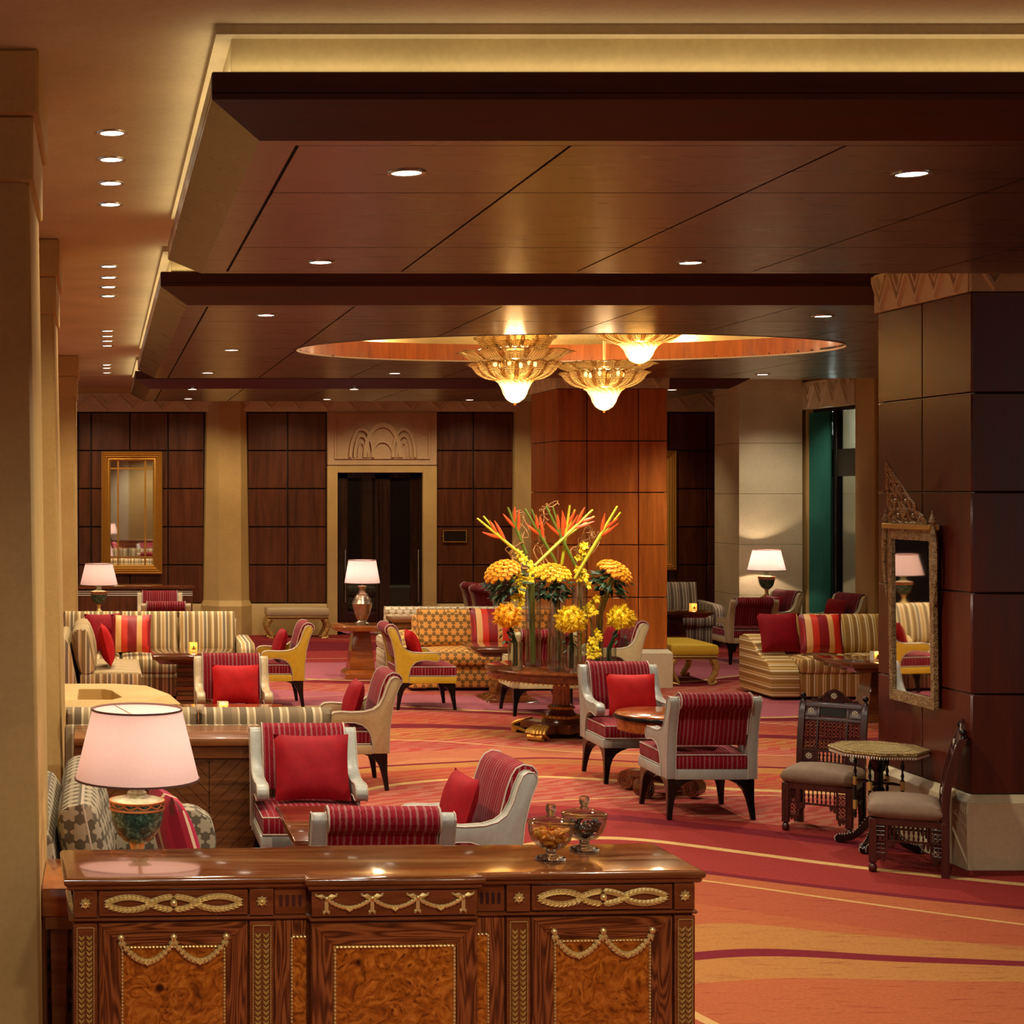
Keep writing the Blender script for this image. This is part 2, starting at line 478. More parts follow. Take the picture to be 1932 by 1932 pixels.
# plants
MT['leaf'] = plain('dark_leaf', C(32, 58, 24), 0.45, grain=0.4, gscale=30)
MT['stem'] = plain('green_stem', C(96, 112, 32), 0.5, grain=0.2)
MT['stem_lime'] = plain('lime_stem', C(188, 186, 42), 0.45, grain=0.2)
MT['twig'] = plain('willow_bark', C(164, 118, 68), 0.8, grain=0.3)
MT['rose'] = plain('orange_rose_petal', C(246, 160, 26), 0.6, grain=0.25, gscale=20)
MT['rose_yellow'] = plain('yellow_rose_petal', C(250, 196, 40), 0.6, grain=0.2, gscale=20)
MT['mum'] = plain('yellow_petal', C(250, 212, 30), 0.6, grain=0.15, gscale=20)
MT['mum_deep'] = plain('amber_petal', C(250, 184, 26), 0.6, grain=0.15, gscale=20)
MT['bract'] = plain('orange_bract', C(226, 84, 30), 0.5, grain=0.3, gscale=18)
MT['apricot'] = plain('dried_apricot', C(222, 140, 34), 0.5, grain=0.35, gscale=60)
MT['raisin'] = plain('dried_date', C(24, 11, 16), 0.4, grain=0.4, gscale=80)
MT['curtain'] = plain('teal_curtain', C(20, 92, 76), 0.85, grain=0.2)
MT['ext'] = stone('grey_exterior_stone', C(130, 124, 110))
MT['carving'] = stone('carved_stone', C(200, 164, 124))
MT['inlay'] = plain('white_inlay', C(214, 202, 182), 0.4)
MT['sign'] = plain('sign_plate', C(40, 30, 24), 0.3, 0.3)

def inlay_pattern():
    m = Mat('mother_of_pearl_inlay', 0.35)
    o = m.obj()
    v = m.voronoi(m.mapping(o, (1, 1, 1)), 62, 'DISTANCE_TO_EDGE')
    n = m.noise(o, 80, 3, 0.6)
    c = m.ramp(n, [(0.35, C(150, 122, 56)), (0.65, C(206, 182, 118))])
    m.base(m.mix(m.ramp(v, [(0.04, 1.0), (0.12, 0.0)]), c, C(86, 62, 26)))
    MT['marquetry'] = m.m
    m = Mat('bone_inlay', 0.4)
    o = m.obj()
    v = m.voronoi(o, 105, 'DISTANCE_TO_EDGE'); n = m.noise(o, 30, 2, 0.5)
    c = m.ramp(n, [(0.35, C(166, 134, 86)), (0.65, C(214, 188, 140))])
    m.base(m.mix(m.ramp(v, [(0.06, 1.0), (0.16, 0.0)]), c, C(74, 50, 26)))
    MT['bone'] = m.m
inlay_pattern()

# ---------------------------------------------------------------- mesh builder
class B:
    def __init__(s):
        s.bm = bmesh.new()

    def face(s, vs):
        try:
            return s.bm.faces.new(vs)
        except ValueError:
            return None

    def v(s, *p):
        return s.bm.verts.new(p if len(p) == 3 else p[0])

    def box(s, x0, x1, y0, y1, z0, z1, M=None):
        c = [(x0, y0, z0), (x1, y0, z0), (x1, y1, z0), (x0, y1, z0), (x0, y0, z1), (x1, y0, z1), (x1, y1, z1), (x0, y1, z1)]
        if M is not None: c = [M @ Vector(p) for p in c]
        v = [s.bm.verts.new(p) for p in c]
        for f in ((3, 2, 1, 0), (4, 5, 6, 7), (0, 1, 5, 4), (1, 2, 6, 5), (2, 3, 7, 6), (3, 0, 4, 7)):
            s.bm.faces.new([v[i] for i in f])
        return s

    def loft(s, rings, cap=True, closed=True):
        vr = [[s.bm.verts.new(p) for p in r] for r in rings]
        n = len(vr[0])
        for a, b in zip(vr, vr[1:]):
            for i in range(n if closed else n - 1):
                j = (i + 1) % n
                s.face([a[i], a[j], b[j], b[i]])
        if cap and closed:
            s.face(list(reversed(vr[0]))); s.face(vr[-1])
        return s

    def prism(s, pts, axis, a0, a1):
        """2-D outline extruded along an axis: 'x' takes (y,z), 'y' takes (x,z), 'z' takes (x,y)"""
        f = {'x': lambda p, a: (a, p[0], p[1]), 'y': lambda p, a: (p[0], a, p[1]), 'z': lambda p, a: (p[0], p[1], a)}[axis]
        return s.loft([[f(p, a0) for p in pts], [f(p, a1) for p in pts]])

    def frustum(s, x0, x1, y0, y1, z0, X0, X1, Y0, Y1, z1):
        return s.loft([[(x0, y0, z0), (x1, y0, z0), (x1, y1, z0), (x0, y1, z0)], [(X0, Y0, z1), (X1, Y0, z1), (X1, Y1, z1), (X0, Y1, z1)]])

    def lathe(s, prof, c=(0, 0, 0), seg=20, cap=True, M=None, arc=2 * PI):
        rings = []
        for r, z in prof:
            ring = []
            for k in range(seg):
                a = 2 * PI * k / seg
                p = Vector((c[0] + max(r, 1e-4) * math.cos(a), c[1] + max(r, 1e-4) * math.sin(a), c[2] + z))
                ring.append(M @ p if M is not None else p)
            rings.append(ring)
        return s.loft(rings, cap)

    def tube(s, path, r, seg=6):
        path = [Vector(p) for p in path]
        rr = r if isinstance(r, (list, tuple)) else [r] * len(path)
        rings, up = [], Vector((0.31, 0.23, 0.92))
        for i, p in enumerate(path):
            t = (path[min(i + 1, len(path) - 1)] - path[max(i - 1, 0)]).normalized()
            a = t.cross(up)
            if a.length < 1e-3: a = t.cross(Vector((1, 0, 0)))
            a.normalize(); b = t.cross(a).normalized()
            up = a.cross(t)
            rings.append([p + (a * math.cos(2 * PI * k / seg) + b * math.sin(2 * PI * k / seg)) * rr[i] for k in range(seg)])
        return s.loft(rings)

    def ball(s, c, r, seg=8, rings=5, M=None):
        r = r if isinstance(r, (tuple, list)) else (r, r, r)
        rg = []
        for i in range(rings + 1):
            ph = -PI / 2 + PI * i / rings
            k = max(math.cos(ph), 0.02)
            rg.append([Vector((r[0] * k * math.cos(2 * PI * j / seg), r[1] * k * math.sin(2 * PI * j / seg), r[2] * math.sin(ph))) for j in range(seg)])
        rg = [[(M @ p if M is not None else p) + Vector(c) for p in ring] for ring in rg]
        return s.loft(rg)

    def leaf(s, p, d, n, L, W, lift=0.25):
        p, d, n = Vector(p), Vector(d).normalized(), Vector(n).normalized()
        w = d.cross(n).normalized()
        a, t = s.v(p), s.v(p + d * L)
        l, r = s.v(p + d * L * 0.45 + w * W / 2), s.v(p + d * L * 0.45 - w * W / 2)
        m = s.v(p + d * L * 0.5 + n * W * lift)
        for f in ((a, l, m), (l, t, m), (t, r, m), (r, a, m)): s.face(f)
        return s

    def cushion(s, x0, x1, y0, y1, z0, z1, puff=0.02, edge=0.03, n=6, M=None):
        """rounded upholstery block: superellipsoid-like box with domed faces"""
        cx, cy, cz = (x0 + x1) / 2, (y0 + y1) / 2, (z0 + z1) / 2
        hx, hy, hz = (x1 - x0) / 2, (y1 - y0) / 2, (z1 - z0) / 2
        def ax(h):
            e = min(edge, h * 0.8)
            return [-h, -h + e * 0.3, -h + e] + [(-h + e) + (2 * h - 2 * e) * k / (n - 1) for k in range(1, n - 1)] + [h - e, h - e * 0.3, h]
        X, Y = ax(hx), ax(hy)
        e = min(edge, hz * 0.8)
        def q(t, h):
            d = max(0.0, (abs(t) - (h - min(edge, h * .8))) / min(edge, h * .8))
            return math.sqrt(max(0.0, 1 - min(1.0, d) ** 2))
        top, bot = [], []
        for x in X:
            rt, rb = [], []
            for y in Y:
                dx, dy = q(x, hx), q(y, hy)
                k = min(dx, dy)
                z = hz - e + e * k + puff * max(0, (1 - (x / hx) ** 2)) * max(0, (1 - (y / hy) ** 2))
                pt, pb = Vector((cx + x, cy + y, cz + z)), Vector((cx + x, cy + y, cz - z))
                if M is not None: pt, pb = M @ pt, M @ pb
                rt.append(s.bm.verts.new(pt)); rb.append(s.bm.verts.new(pb))
            top.append(rt); bot.append(rb)
        nx, ny = len(X), len(Y)
        for i in range(nx - 1):
            for j in range(ny - 1):
                s.face([top[i][j], top[i + 1][j], top[i + 1][j + 1], top[i][j + 1]])
                s.face([bot[i][j], bot[i][j + 1], bot[i + 1][j + 1], bot[i + 1][j]])
        for i in range(nx - 1):
            s.face([bot[i][0], bot[i + 1][0], top[i + 1][0], top[i][0]])
            s.face([bot[i + 1][-1], bot[i][-1], top[i][-1], top[i + 1][-1]])
        for j in range(ny - 1):
            s.face([bot[0][j + 1], bot[0][j], top[0][j], top[0][j + 1]])
            s.face([bot[-1][j], bot[-1][j + 1], top[-1][j + 1], top[-1][j]])
        return s

    def pillow(s, w, h, t, n=12, M=None):
        """scatter cushion standing in the XZ plane, corners pinched out"""
        A, Bk = [], []
        for i in range(n + 1):
            ra, rb = [], []
            for j in range(n + 1):
                u, v = -1 + 2 * i / n, -1 + 2 * j / n
                pin = 1 - 0.07 * (1 - u * u if abs(v) == 1 else 0) - 0.0
                x = w / 2 * u * (1 - 0.06 * (1 - v * v)); z = h / 2 * v * (1 - 0.06 * (1 - u * u))
                th = t / 2 * ((1 - abs(u) ** 2.6) * (1 - abs(v) ** 2.6)) ** 0.55
                wr = 0.004 * math.sin(9 * u + 4 * v) * (1 - u * u) * (1 - v * v)
                pa, pb = Vector((x, -th - wr, z)), Vector((x, th + wr, z))
                if M is not None: pa, pb = M @ pa, M @ pb
                va = s.bm.verts.new(pa)
                vb = va if (i in (0, n) or j in (0, n)) else s.bm.verts.new(pb)
                ra.append(va); rb.append(vb)
            A.append(ra); Bk.append(rb)
        for i in range(n):
            for j in range(n):
                s.face([A[i][j], A[i + 1][j], A[i + 1][j + 1], A[i][j + 1]])
                s.face([Bk[i][j], Bk[i][j + 1], Bk[i + 1][j + 1], Bk[i + 1][j]])
        return s

    def done(s, name, mat, parent=None, bevel=0.0, seg=1, smooth=40, loc=None, rot=None):
        bm = s.bm
        if bevel:
            bm.normal_update()
            es = [e for e in bm.edges if len(e.link_faces) == 2 and e.calc_face_angle(0) > math.radians(28)]
            if es: bmesh.ops.bevel(bm, geom=es, offset=bevel, segments=seg, affect='EDGES', clamp_overlap=True, profile=0.5)
        bmesh.ops.recalc_face_normals(bm, faces=bm.faces[:])
        uvl = bm.loops.layers.uv.new('UVMap')
        for f in bm.faces:
            n = f.normal; a = (abs(n.x), abs(n.y), abs(n.z))
            for lp in f.loops:
                c = lp.vert.co
                lp[uvl].uv = (c.x, c.y) if a[2] >= a[0] and a[2] >= a[1] else ((c.y, c.z) if a[0] > a[1] else (c.x, c.z))
        me = bpy.data.meshes.new(name)
        bm.to_mesh(me); bm.free()
        if smooth:
            me.polygons.foreach_set('use_smooth', [True] * len(me.polygons))
            me.set_sharp_from_angle(angle=math.radians(smooth))
        if mat is not None: me.materials.append(MT[mat] if isinstance(mat, str) else mat)
        o = bpy.data.objects.new(name, me)
        COL.objects.link(o)
        if parent is not None: o.parent = parent
        if loc is not None: o.location = loc
        if rot is not None: o.rotation_euler = rot
        return o


def tag(o, label=None, cat=None, group=None, kind=None):
    if label: o['label'] = label
    if cat: o['category'] = cat
    if group: o['group'] = group
    if kind: o['kind'] = kind
    return o


def thing(name, label, cat, loc=(0, 0, 0), rz=0.0, group=None, kind=None):
    o = bpy.data.objects.new(name, None)
    COL.objects.link(o)
    o.empty_display_size = 0.1
    o.location = loc; o.rotation_euler = (0, 0, rz)
    return tag(o, label, cat, group, kind)


def dup(root, loc, rz, label, group=None, swap=None):
    """a copy of a thing with copies of its parts and sub-parts; swap = {part name stem: material}"""
    def cp(o, par):
        c = o.copy(); COL.objects.link(c); c.parent = par
        if swap and o.type == 'MESH':
            st = o.name.split('.')[0]
            if st in swap:
                c.material_slots[0].link = 'OBJECT'
                c.material_slots[0].material = MT[swap[st]]
        for ch in kids.get(o, ()): cp(ch, c)
        return c
    kids = {}
    def walk(o):
        kids[o] = list(o.children)
        for ch in kids[o]: walk(ch)
    walk(root)
    r = cp(root, None)
    r.location = loc; r.rotation_euler = (0, 0, rz)
    tag(r, label, None, group)
    return r


def put(o, x, y, z=0.0):
    o.location = (x, y, z)
    return o


def flo(px, py):
    Y = EYE * FPX / (py - VY)
    return (px - VX) * Y / FPX, Y


def X_at(px, Y):
    return (px - VX) * Y / FPX


def Z_at(py, Y):
    return EYE - (py - VY) * Y / FPX
# ---------------------------------------------------------------- room: floor and ceiling
ZU, ZT, ZM, ZP = 3.65, 3.488, 3.396, 3.296
YW, XW = 24.7, 9.65


def carpet():
    m = Mat('flowing_band_carpet', 0.95, spec=0.1)
    p = m.pos(); s = m.sep(p)
    n1 = m.noise(m.mapping(p, (0.17, 0.11, 0), (2.3, 0.4, 0)), 1.0, 1.2, 0.45)
    n2 = m.noise(m.mapping(p, (0.40, 0.28, 0), (7, 3, 0)), 1.0, 1.0, 0.4)
    d = m.math('ADD', s[1], m.math('MULTIPLY', m.math('SUBTRACT', n1, 0.5), 5.2))
    d = m.math('ADD', d, m.math('MULTIPLY', m.math('SUBTRACT', n2, 0.5), 1.3))
    d = m.math('ADD', d, m.math('MULTIPLY', s[0], -0.06))
    lo, hi = 4.0, 26.0
    CRM, ORG, GLD, RED, PNK, SAL, TAN = C(108, 28, 38), C(160, 86, 52), C(162, 108, 58), C(138, 46, 42), C(164, 90, 98), C(166, 98, 78), C(168, 106, 72)
    CRL = C(196, 158, 100)
    seq = [(4.0, ORG), (5.6, GLD), (5.9, CRM), (6.02, ORG), (6.7, GLD), (6.95, CRM), (7.05, GLD), (7.3, ORG), (8.1, CRM), (8.18, RED), (8.8, RED), (9.5, CRM), (9.72, RED), (9.95, SAL),
           (11.2, ORG), (11.9, GLD), (12.1, CRM), (12.2, TAN), (12.9, SAL), (13.5, GLD), (14.2, CRM), (14.45, ORG), (15.1, SAL), (15.6, CRM), (15.85, PNK), (17.2, SAL), (18.2, CRM), (18.6, PNK), (20.4, RED), (21.8, CRM), (23.2, RED)]
    zeb = {4.0, 9.95, 11.2, 13.5, 14.45, 15.1, 17.2, 12.9, 20.4}
    t = m.math('DIVIDE', m.math('SUBTRACT', d, lo), hi - lo)
    col = m.ramp(t, [((a - lo) / (hi - lo), c) for a, c in seq], 'CONSTANT')
    zm = m.ramp(t, [((a - lo) / (hi - lo), 1.0 if a in zeb else 0.0) for a, c in seq], 'CONSTANT')
    ln = []
    for a in (5.6, 6.02, 6.7, 7.3, 8.18, 8.8, 9.95, 11.2, 12.2, 13.5, 14.45, 15.85, 17.2, 18.6, 21.8):
        ln += [((a - lo) / (hi - lo), 1.0), ((a + 0.028 - lo) / (hi - lo), 0.0)]
    line = m.ramp(t, [(0.0, 0.0)] + ln, 'CONSTANT')
    # crossing families: fine cream lines and broad darker tongues
    n3 = m.noise(m.mapping(p, (0.15, 0.17, 0), (21, 9, 0)), 1.0, 1.2, 0.4)
    d2 = m.math('ADD', s[1], m.math('MULTIPLY', n3, 8.0))
    fr = m.math('FRACT', m.math('DIVIDE', d2, 2.1))
    line2 = m.ramp(fr, [(0.0, 0.8), (0.012, 0.0)], 'CONSTANT')
    shade = m.ramp(m.math('FRACT', m.math('DIVIDE', d2, 4.2)), [(0.0, 0.0), (0.36, 1.0), (0.5, 0.0), (0.86, 0.8)], 'CONSTANT')
    # zebra figure inside some bands
    wv = m.wave(m.mapping(p, (1.0, 3.2, 1.0), rot=(0, 0, 0.45)), 1.7, 8.0, 2.0, 0.8, 'X')
    z = m.math('MULTIPLY', m.ramp(wv, [(0.50, 0.0), (0.58, 1.0)]), zm)
    c = m.mix(m.math('MULTIPLY', z, 0.75), col, C(160, 58, 50))
    c = m.mix(m.math('MULTIPLY', shade, 0.32), c, C(140, 40, 44))
    c = m.mix(m.math('MAXIMUM', line, line2), c, CRL)
    pile = m.noise(p, 55, 4, 0.7)
    streak = m.noise(m.mapping(p, (5, 34, 1)), 1.0, 4, 0.65)
    c = m.mix(m.ramp(streak, [(0.56, 0.0), (0.68, 0.6)]), c, C(120, 44, 34))
    m.base(m.mix(m.ramp(pile, [(0.3, 0.5), (0.6, 0.0)]), c, m.mix(1.0, c, (0.55, 0.5, 0.5, 1), 'MULTIPLY')))
    m.bump(pile, 0.5, 0.006)
    return m.m


MT['carpet'] = carpet()
fl = B(); fl.box(-8, 12, -6, 26, -0.1, 0.0)
tag(fl.done('floor', 'carpet'), 'carpet of flowing crimson, orange and gold bands with fine cream lines', None, None, 'structure')
ce = B(); ce.box(-8, 12, -6, 26, ZU, ZU + 0.1)
tag(ce.done('ceiling', 'plaster'), 'beige plaster ceiling above the wooden trays', None, None, 'structure')


def downlight(x, y, z, power, r=0.055, label='', group='round downlights in the wooden ceiling', spot=2.3, color=WHITE):
    t = thing('downlight', label, 'light', (x, y, z), 0, group)
    b = B(); b.lathe([(r, -0.001), (r + 0.002, -0.006), (r + 0.018, -0.006), (r + 0.02, 0.0)], seg=20, cap=False)
    b.done('trim_ring', 'silver', t)
    b = B(); b.lathe([(r, -0.003), (0.0, -0.0035)], seg=20)
    b.done('lens', 'downlight', t)
    l = lamp_light('downlight_beam', 'SPOT', (x, y, z - 0.03), power, color, 0.05, (0, 0, 0), spot, 0.7)
    return t


# ---------------------------------------------------------------- wooden ceiling trays
def tray(name, x0, x1, y0, y1, xs, ys, label, oval=None):
    c = 0.173
    t = thing(name, label, 'ceiling', (0, 0, 0), 0, None, 'structure')
    b = B(); b.box(x0, x1, y0, y0 + 0.03, ZM + .021, ZT); b.done('fascia_board', 'fascia', t, 0.004)
    b = B(); b.box(x0, x0 + 0.03, y0 + 0.03, y1, ZM + .021, ZT); b.done('fascia_board', 'ceil', t, 0.004)
    b = B(); b.box(x1 - 0.03, x1, y0 + 0.03, y1, ZM + .021, ZT); b.done('fascia_board', 'ceil', t, 0.004)
    b = B(); b.box(x0 + 0.03, x1 - 0.03, y1 - 0.03, y1, ZM + .021, ZT); b.done('fascia_board', 'ceil', t, 0.004)
    o4 = [(x0, y0), (x1, y0), (x1, y1), (x0, y1)]
    i4 = [(x0 + c, y0 + c), (x1 - c, y0 + c), (x1 - c, y1 - c), (x0 + c, y1 - c)]
    for k in range(4):
        j = (k + 1) % 4
        b = B()
        lo = [(*o4[k], ZM), (*o4[j], ZM), (*i4[j], ZP), (*i4[k], ZP)]
        b.loft([lo, [(p[0], p[1], p[2] + 0.02) for p in lo]])
        b.done('soffit_board', 'fascia' if k == 0 else 'ceil', t)
    # border rails and panels
    gx, gy = 0.13, 0.075
    X0, X1, Y0, Y1 = x0 + c, x1 - c, y0 + c, y1 - c
    for (a0, a1, b0, b1) in ((X0, X1, Y0, Y0 + gy), (X0, X1, Y1 - gy, Y1), (X0, X0 + gx, Y0 + gy, Y1 - gy), (X1 - gx, X1, Y0 + gy, Y1 - gy)):
        b = B(); b.box(a0, a1, b0, b1, ZP, ZP + 0.015); b.done('border_rail', 'ceil', t)
    xs = [X0 + gx] + [x for x in xs if X0 + gx + 0.2 < x < X1 - gx - 0.2] + [X1 - gx]
    ys = [Y0 + gy] + ys + [Y1 - gy]
    def cells(b, a0, a1, b0, b1, z):
        if oval is None:
            b.box(a0, a1, b0, b1, z, z + 0.012); return True
        cx, cy, ra, rb = oval
        n = max(1, int((a1 - a0) / 0.04)); any_ = False
        for k in range(n):
            u0, u1 = a0 + (a1 - a0) * k / n, a0 + (a1 - a0) * (k + 1) / n
            def h(u):
                q = 1 - ((u - cx) / ra) ** 2
                return rb * math.sqrt(q) if q > 0 else 0.0
            iv = []
            for sgn in (-1, 1):
                e0, e1 = cy + sgn * h(u0), cy + sgn * h(u1)
                if sgn < 0: iv.append(((b0, min(b1, max(b0, e0))), (b0, min(b1, max(b0, e1)))))
                else: iv.append(((max(b0, min(b1, e0)), b1), (max(b0, min(b1, e1)), b1)))
            if iv[0][0][1] >= b1 - 1e-6 and iv[0][1][1] >= b1 - 1e-6: iv = iv[:1]
            elif iv[1][0][0] <= b0 + 1e-6 and iv[1][1][0] <= b0 + 1e-6: iv = iv[1:]
            for (p0, p1), (q0, q1) in iv:
                if p1 - p0 < 1e-4 and q1 - q0 < 1e-4: continue
                lo = [(u0, p0, z), (u1, q0, z), (u1, q1, z), (u0, p1, z)]
                b.loft([lo, [(a, c_, z + 0.012) for a, c_, _ in lo]]); any_ = True
        bmesh.ops.remove_doubles(b.bm, verts=b.bm.verts[:], dist=1e-4)
        return any_
    g = 0.006
    for i in range(len(xs) - 1):
        for j in range(len(ys) - 1):
            b = B()
            gl = 0.014 if i == 0 else g
            if cells(b, xs[i] + gl, xs[i + 1] - g, ys[j] + g, ys[j + 1] - g, ZP):
                b.done('ceiling_panel', 'ceil', t, smooth=20)
            else: b.bm.free()
    b = B(); cells(b, X0, X1, Y0, Y1, ZP + 0.016); b.done('backing_board', 'groove', t, smooth=0)
    # plaster neck between the tray and the ceiling
    e = 0.07
    b = B()
    for (a0, a1, b0, b1) in ((x0 + e, x1 - e, y0 + e, y0 + e + 0.05), (x0 + e, x0 + e + 0.05, y0 + e + 0.05, y1 - e - 0.05), (x1 - e - 0.05, x1 - e, y0 + e + 0.05, y1 - e - 0.05), (x0 + e, x1 - e, y1 - e - 0.05, y1 - e)):
        b.box(a0, a1, b0, b1, ZT - 0.06, 3.615)
    b.done('cove_wall', 'cove', t)
    b = B(); q = 0.015
    for (a0, a1, b0, b1) in ((x0 + q, x1 - q, y0 + q, y0 + q + 0.3), (x0 + q, x0 + q + 0.3, y0 + q + 0.3, y1 - q), (x1 - q - 0.3, x1 - q, y0 + q + 0.3, y1 - q)):
        b.box(a0, a1, b0, b1, 3.615, ZU)
    b.done('cove_band', 'plaster', t)
    return t


JX = [0.66 + 0.948 * k for k in range(12)]
OV = (3.85, 13.88, 2.25, 1.34)
tray('ceiling_tray', 0.356, 9.6, 5.5, 9.27, JX[1:], [6.656, 8.137], 'nearest wooden ceiling tray with dark mahogany fascia')
tray('ceiling_tray', 0.356, 9.6, 10.47, 17.57, JX[1:], [11.65, 13.15, 14.65, 16.15], 'middle wooden ceiling tray with the oval chandelier recess', OV)
tray('ceiling_tray', 0.356, 7.35, 19.0, 21.97, JX[1:], [20.5], 'farthest wooden ceiling tray in front of the back wall')


def oval_recess():
    cx, cy, ra, rb = OV
    t = thing('ceiling_recess', 'oval ceiling recess with orange wooden rim holding the chandeliers', 'ceiling', (0, 0, 0), 0, None, 'structure')
    def ring(k, z, n=72):
        return [(cx + (ra + k) * math.cos(2 * PI * i / n), cy + (rb + k) * math.sin(2 * PI * i / n), z) for i in range(n)]
    b = B(); b.loft([ring(0.0, ZP), ring(0.0, ZP + 0.155), ring(0.03, ZP + 0.155), ring(0.03, ZP)], cap=False); b.done('rim', 'panel_lit', t)
    b = B(); b.loft([ring(0.002, ZP - 0.004), ring(-0.006, ZP - 0.004), ring(-0.006, ZP + 0.008), ring(0.002, ZP + 0.008)], cap=False); b.done('edge_strip', 'inlay', t)
    b = B(); b.loft([ring(0.03, ZP + 0.15), ring(0.16, ZP + 0.15), ring(0.16, 3.6)], cap=False)
    b.loft([ring(0.16, 3.6), ring(-0.5, 3.64)], cap=True); b.done('dome', 'cove', t)
oval_recess()

# downlights seen in the photograph
def dl(px, py, power, label):
    Y = (ZP - EYE) * FPX / (VY - py)
    return downlight(X_at(px, Y), Y, ZP, power, label=label)
P_DL = 160
dl(767, 325, P_DL, 'lit downlight in the nearest tray, left of the two closest to the mahogany fascia')
dl(1720, 327, P_DL, 'lit downlight in the nearest tray above the dark square pillar')
dl(605, 494, P_DL, 'lit downlight in the nearest tray by its far left corner')
dl(1303, 495, P_DL, 'lit downlight in the nearest tray by its far edge, middle of the ceiling')
dl(502, 594, P_DL, 'bright downlight at the front left corner of the middle tray')
dl(1553, 596, P_DL, 'bright downlight at the front of the middle tray beside the dark pillar')
dl(437, 660, P_DL, 'downlight left of the oval recess near the edge of the middle tray')
dl(392, 703, P_DL, 'downlight at the far left corner of the middle tray')
dl(745, 704, P_DL, 'downlight just beyond the oval recess, left of the chandeliers')
dl(1439, 706, P_DL, 'downlight just beyond the oval recess above the stone column and table lamp')
dl(363, 734, 100, 'small downlight at the front left of the farthest tray')
dl(355, 752, 100, 'small downlight at the back left corner of the farthest tray')
dl(668, 734, 100, 'small downlight at the front of the farthest tray, left of the carved stone panel')
dl(617, 753, 100, 'small downlight at the back of the farthest tray above the carved stone panel')
dl(886, 754, 100, 'small downlight at the back of the farthest tray above the wall sign')
dl(1268, 735, 100, 'small downlight right of the orange wooden pillar')
k = 0
for py, gname in ((250, 'first'), (300, 'first'), (345, 'first'), (385, 'first'), (502, 'second'), (523, 'second'), (541, 'second'), (558, 'second'), (624, 'third'), (634, 'third'), (643, 'third'), (652, 'third'), (688, 'last'), (694, 'last'), (703, 'last')):
    Y = (ZU - EYE) * FPX / (VY - py)
    nth = ('nearest', 'second', 'third', 'farthest')[k % 4]
    k += 1
    downlight(0.035, Y, ZU, 72, 0.05, '%s downlight of the %s row in the beige aisle ceiling' % (nth, gname), 'aisle ceiling downlights', 2.4, WARM)


# ---------------------------------------------------------------- stone columns along the aisle
def aisle_column(xr_top, xr_bot, y, label, w=1.0, d=0.95):
    t = thing('stone_column', label, 'column', (0, 0, 0), 0, None, 'structure')
    b = B()
    b.loft([[(xr_bot - w, y, z_), (xr_bot, y, z_), (xr_bot, y + d, z_), (xr_bot - w, y + d, z_)] if i == 0 else
            [(xr_top - w + 0.1, y + 0.05, z_), (xr_top, y + 0.05, z_), (xr_top, y + d - 0.05, z_), (xr_top - w + 0.1, y + d - 0.05, z_)] for i, z_ in enumerate((0.0, 3.2))])
    b.done('shaft', 'stone', t, 0.012)
    b = B(); b.box(xr_top - w + 0.08, xr_top + 0.015, y + 0.03, y + d - 0.03, 3.19, 3.42); b.done('necking', 'stone', t, 0.008)
    b = B(); b.box(xr_top - w + 0.06, xr_top + 0.035, y + 0.01, y + d - 0.01, 3.42, 3.65); b.done('capital', 'stone', t, 0.01)
    return t
aisle_column(-0.262, -0.212, 5.81, 'nearest tapering cream stone column at the left edge')
aisle_column(-0.308, -0.243, 10.15, 'second tapering stone column behind the nearest one, dark on its side')
aisle_column(-0.322, -0.30, 18.8, 'third cream stone column beside the far lamp and corner sofa')


# ---------------------------------------------------------------- panelled pillars
def frieze(t, p0, p1, z0, z1, nz, out=0.02):
    """stone band with a raised zigzag, along the horizontal segment p0-p1; the outward side is to the right of p0->p1"""
    p0, p1 = Vector(p0), Vector(p1)
    d = (p1 - p0); L = d.length; d.normalize(); n = Vector((d.y, -d.x))
    def P(u, o, z): return (p0.x + d.x * u + n.x * o, p0.y + d.y * u + n.y * o, z)
    b = B(); b.loft([[P(0, -0.03, z0), P(L, -0.03, z0), P(L, out, z0), P(0, out, z0)], [P(0, -0.03, z1), P(L, -0.03, z1), P(L, out, z1), P(0, out, z1)]])
    b.done('frieze_band', 'stone_pale', t)
    s = L / nz; h = z1 - z0
    for lay, (k, w) in enumerate(((0.0, 0.030), (0.5, 0.022))):
        b = B()
        for i in range(nz):
            a, m_, e = i * s + 0.004, (i + 0.5) * s, (i + 1) * s - 0.004
            zb, zt_ = z0 + h * (0.12 + 0.38 * (lay == 1)), z0 + h * (0.86)
            if lay == 1: a, e = a + s * 0.22, e - s * 0.22; zb = zt_ - (zt_ - (z0 + h * .12)) * 0.56
            for (u0, q0, u1, q1) in ((a, zt_, m_, zb), (m_, zb, e, zt_)):
                lo = [P(u0, out - 0.002, q0 - w), P(u1, out - 0.002, q1 - w), P(u1, out - 0.002, q1 + w), P(u0, out - 0.002, q0 + w)]
                hi = [P(u0, out + 0.022, q0 - w * .6), P(u1, out + 0.022, q1 - w * .6), P(u1, out + 0.022, q1 + w * .6), P(u0, out + 0.022, q0 + w * .6)]
                b.loft([lo, hi])
        b.done('zigzag_moulding', 'stone_pale', t, smooth=0)


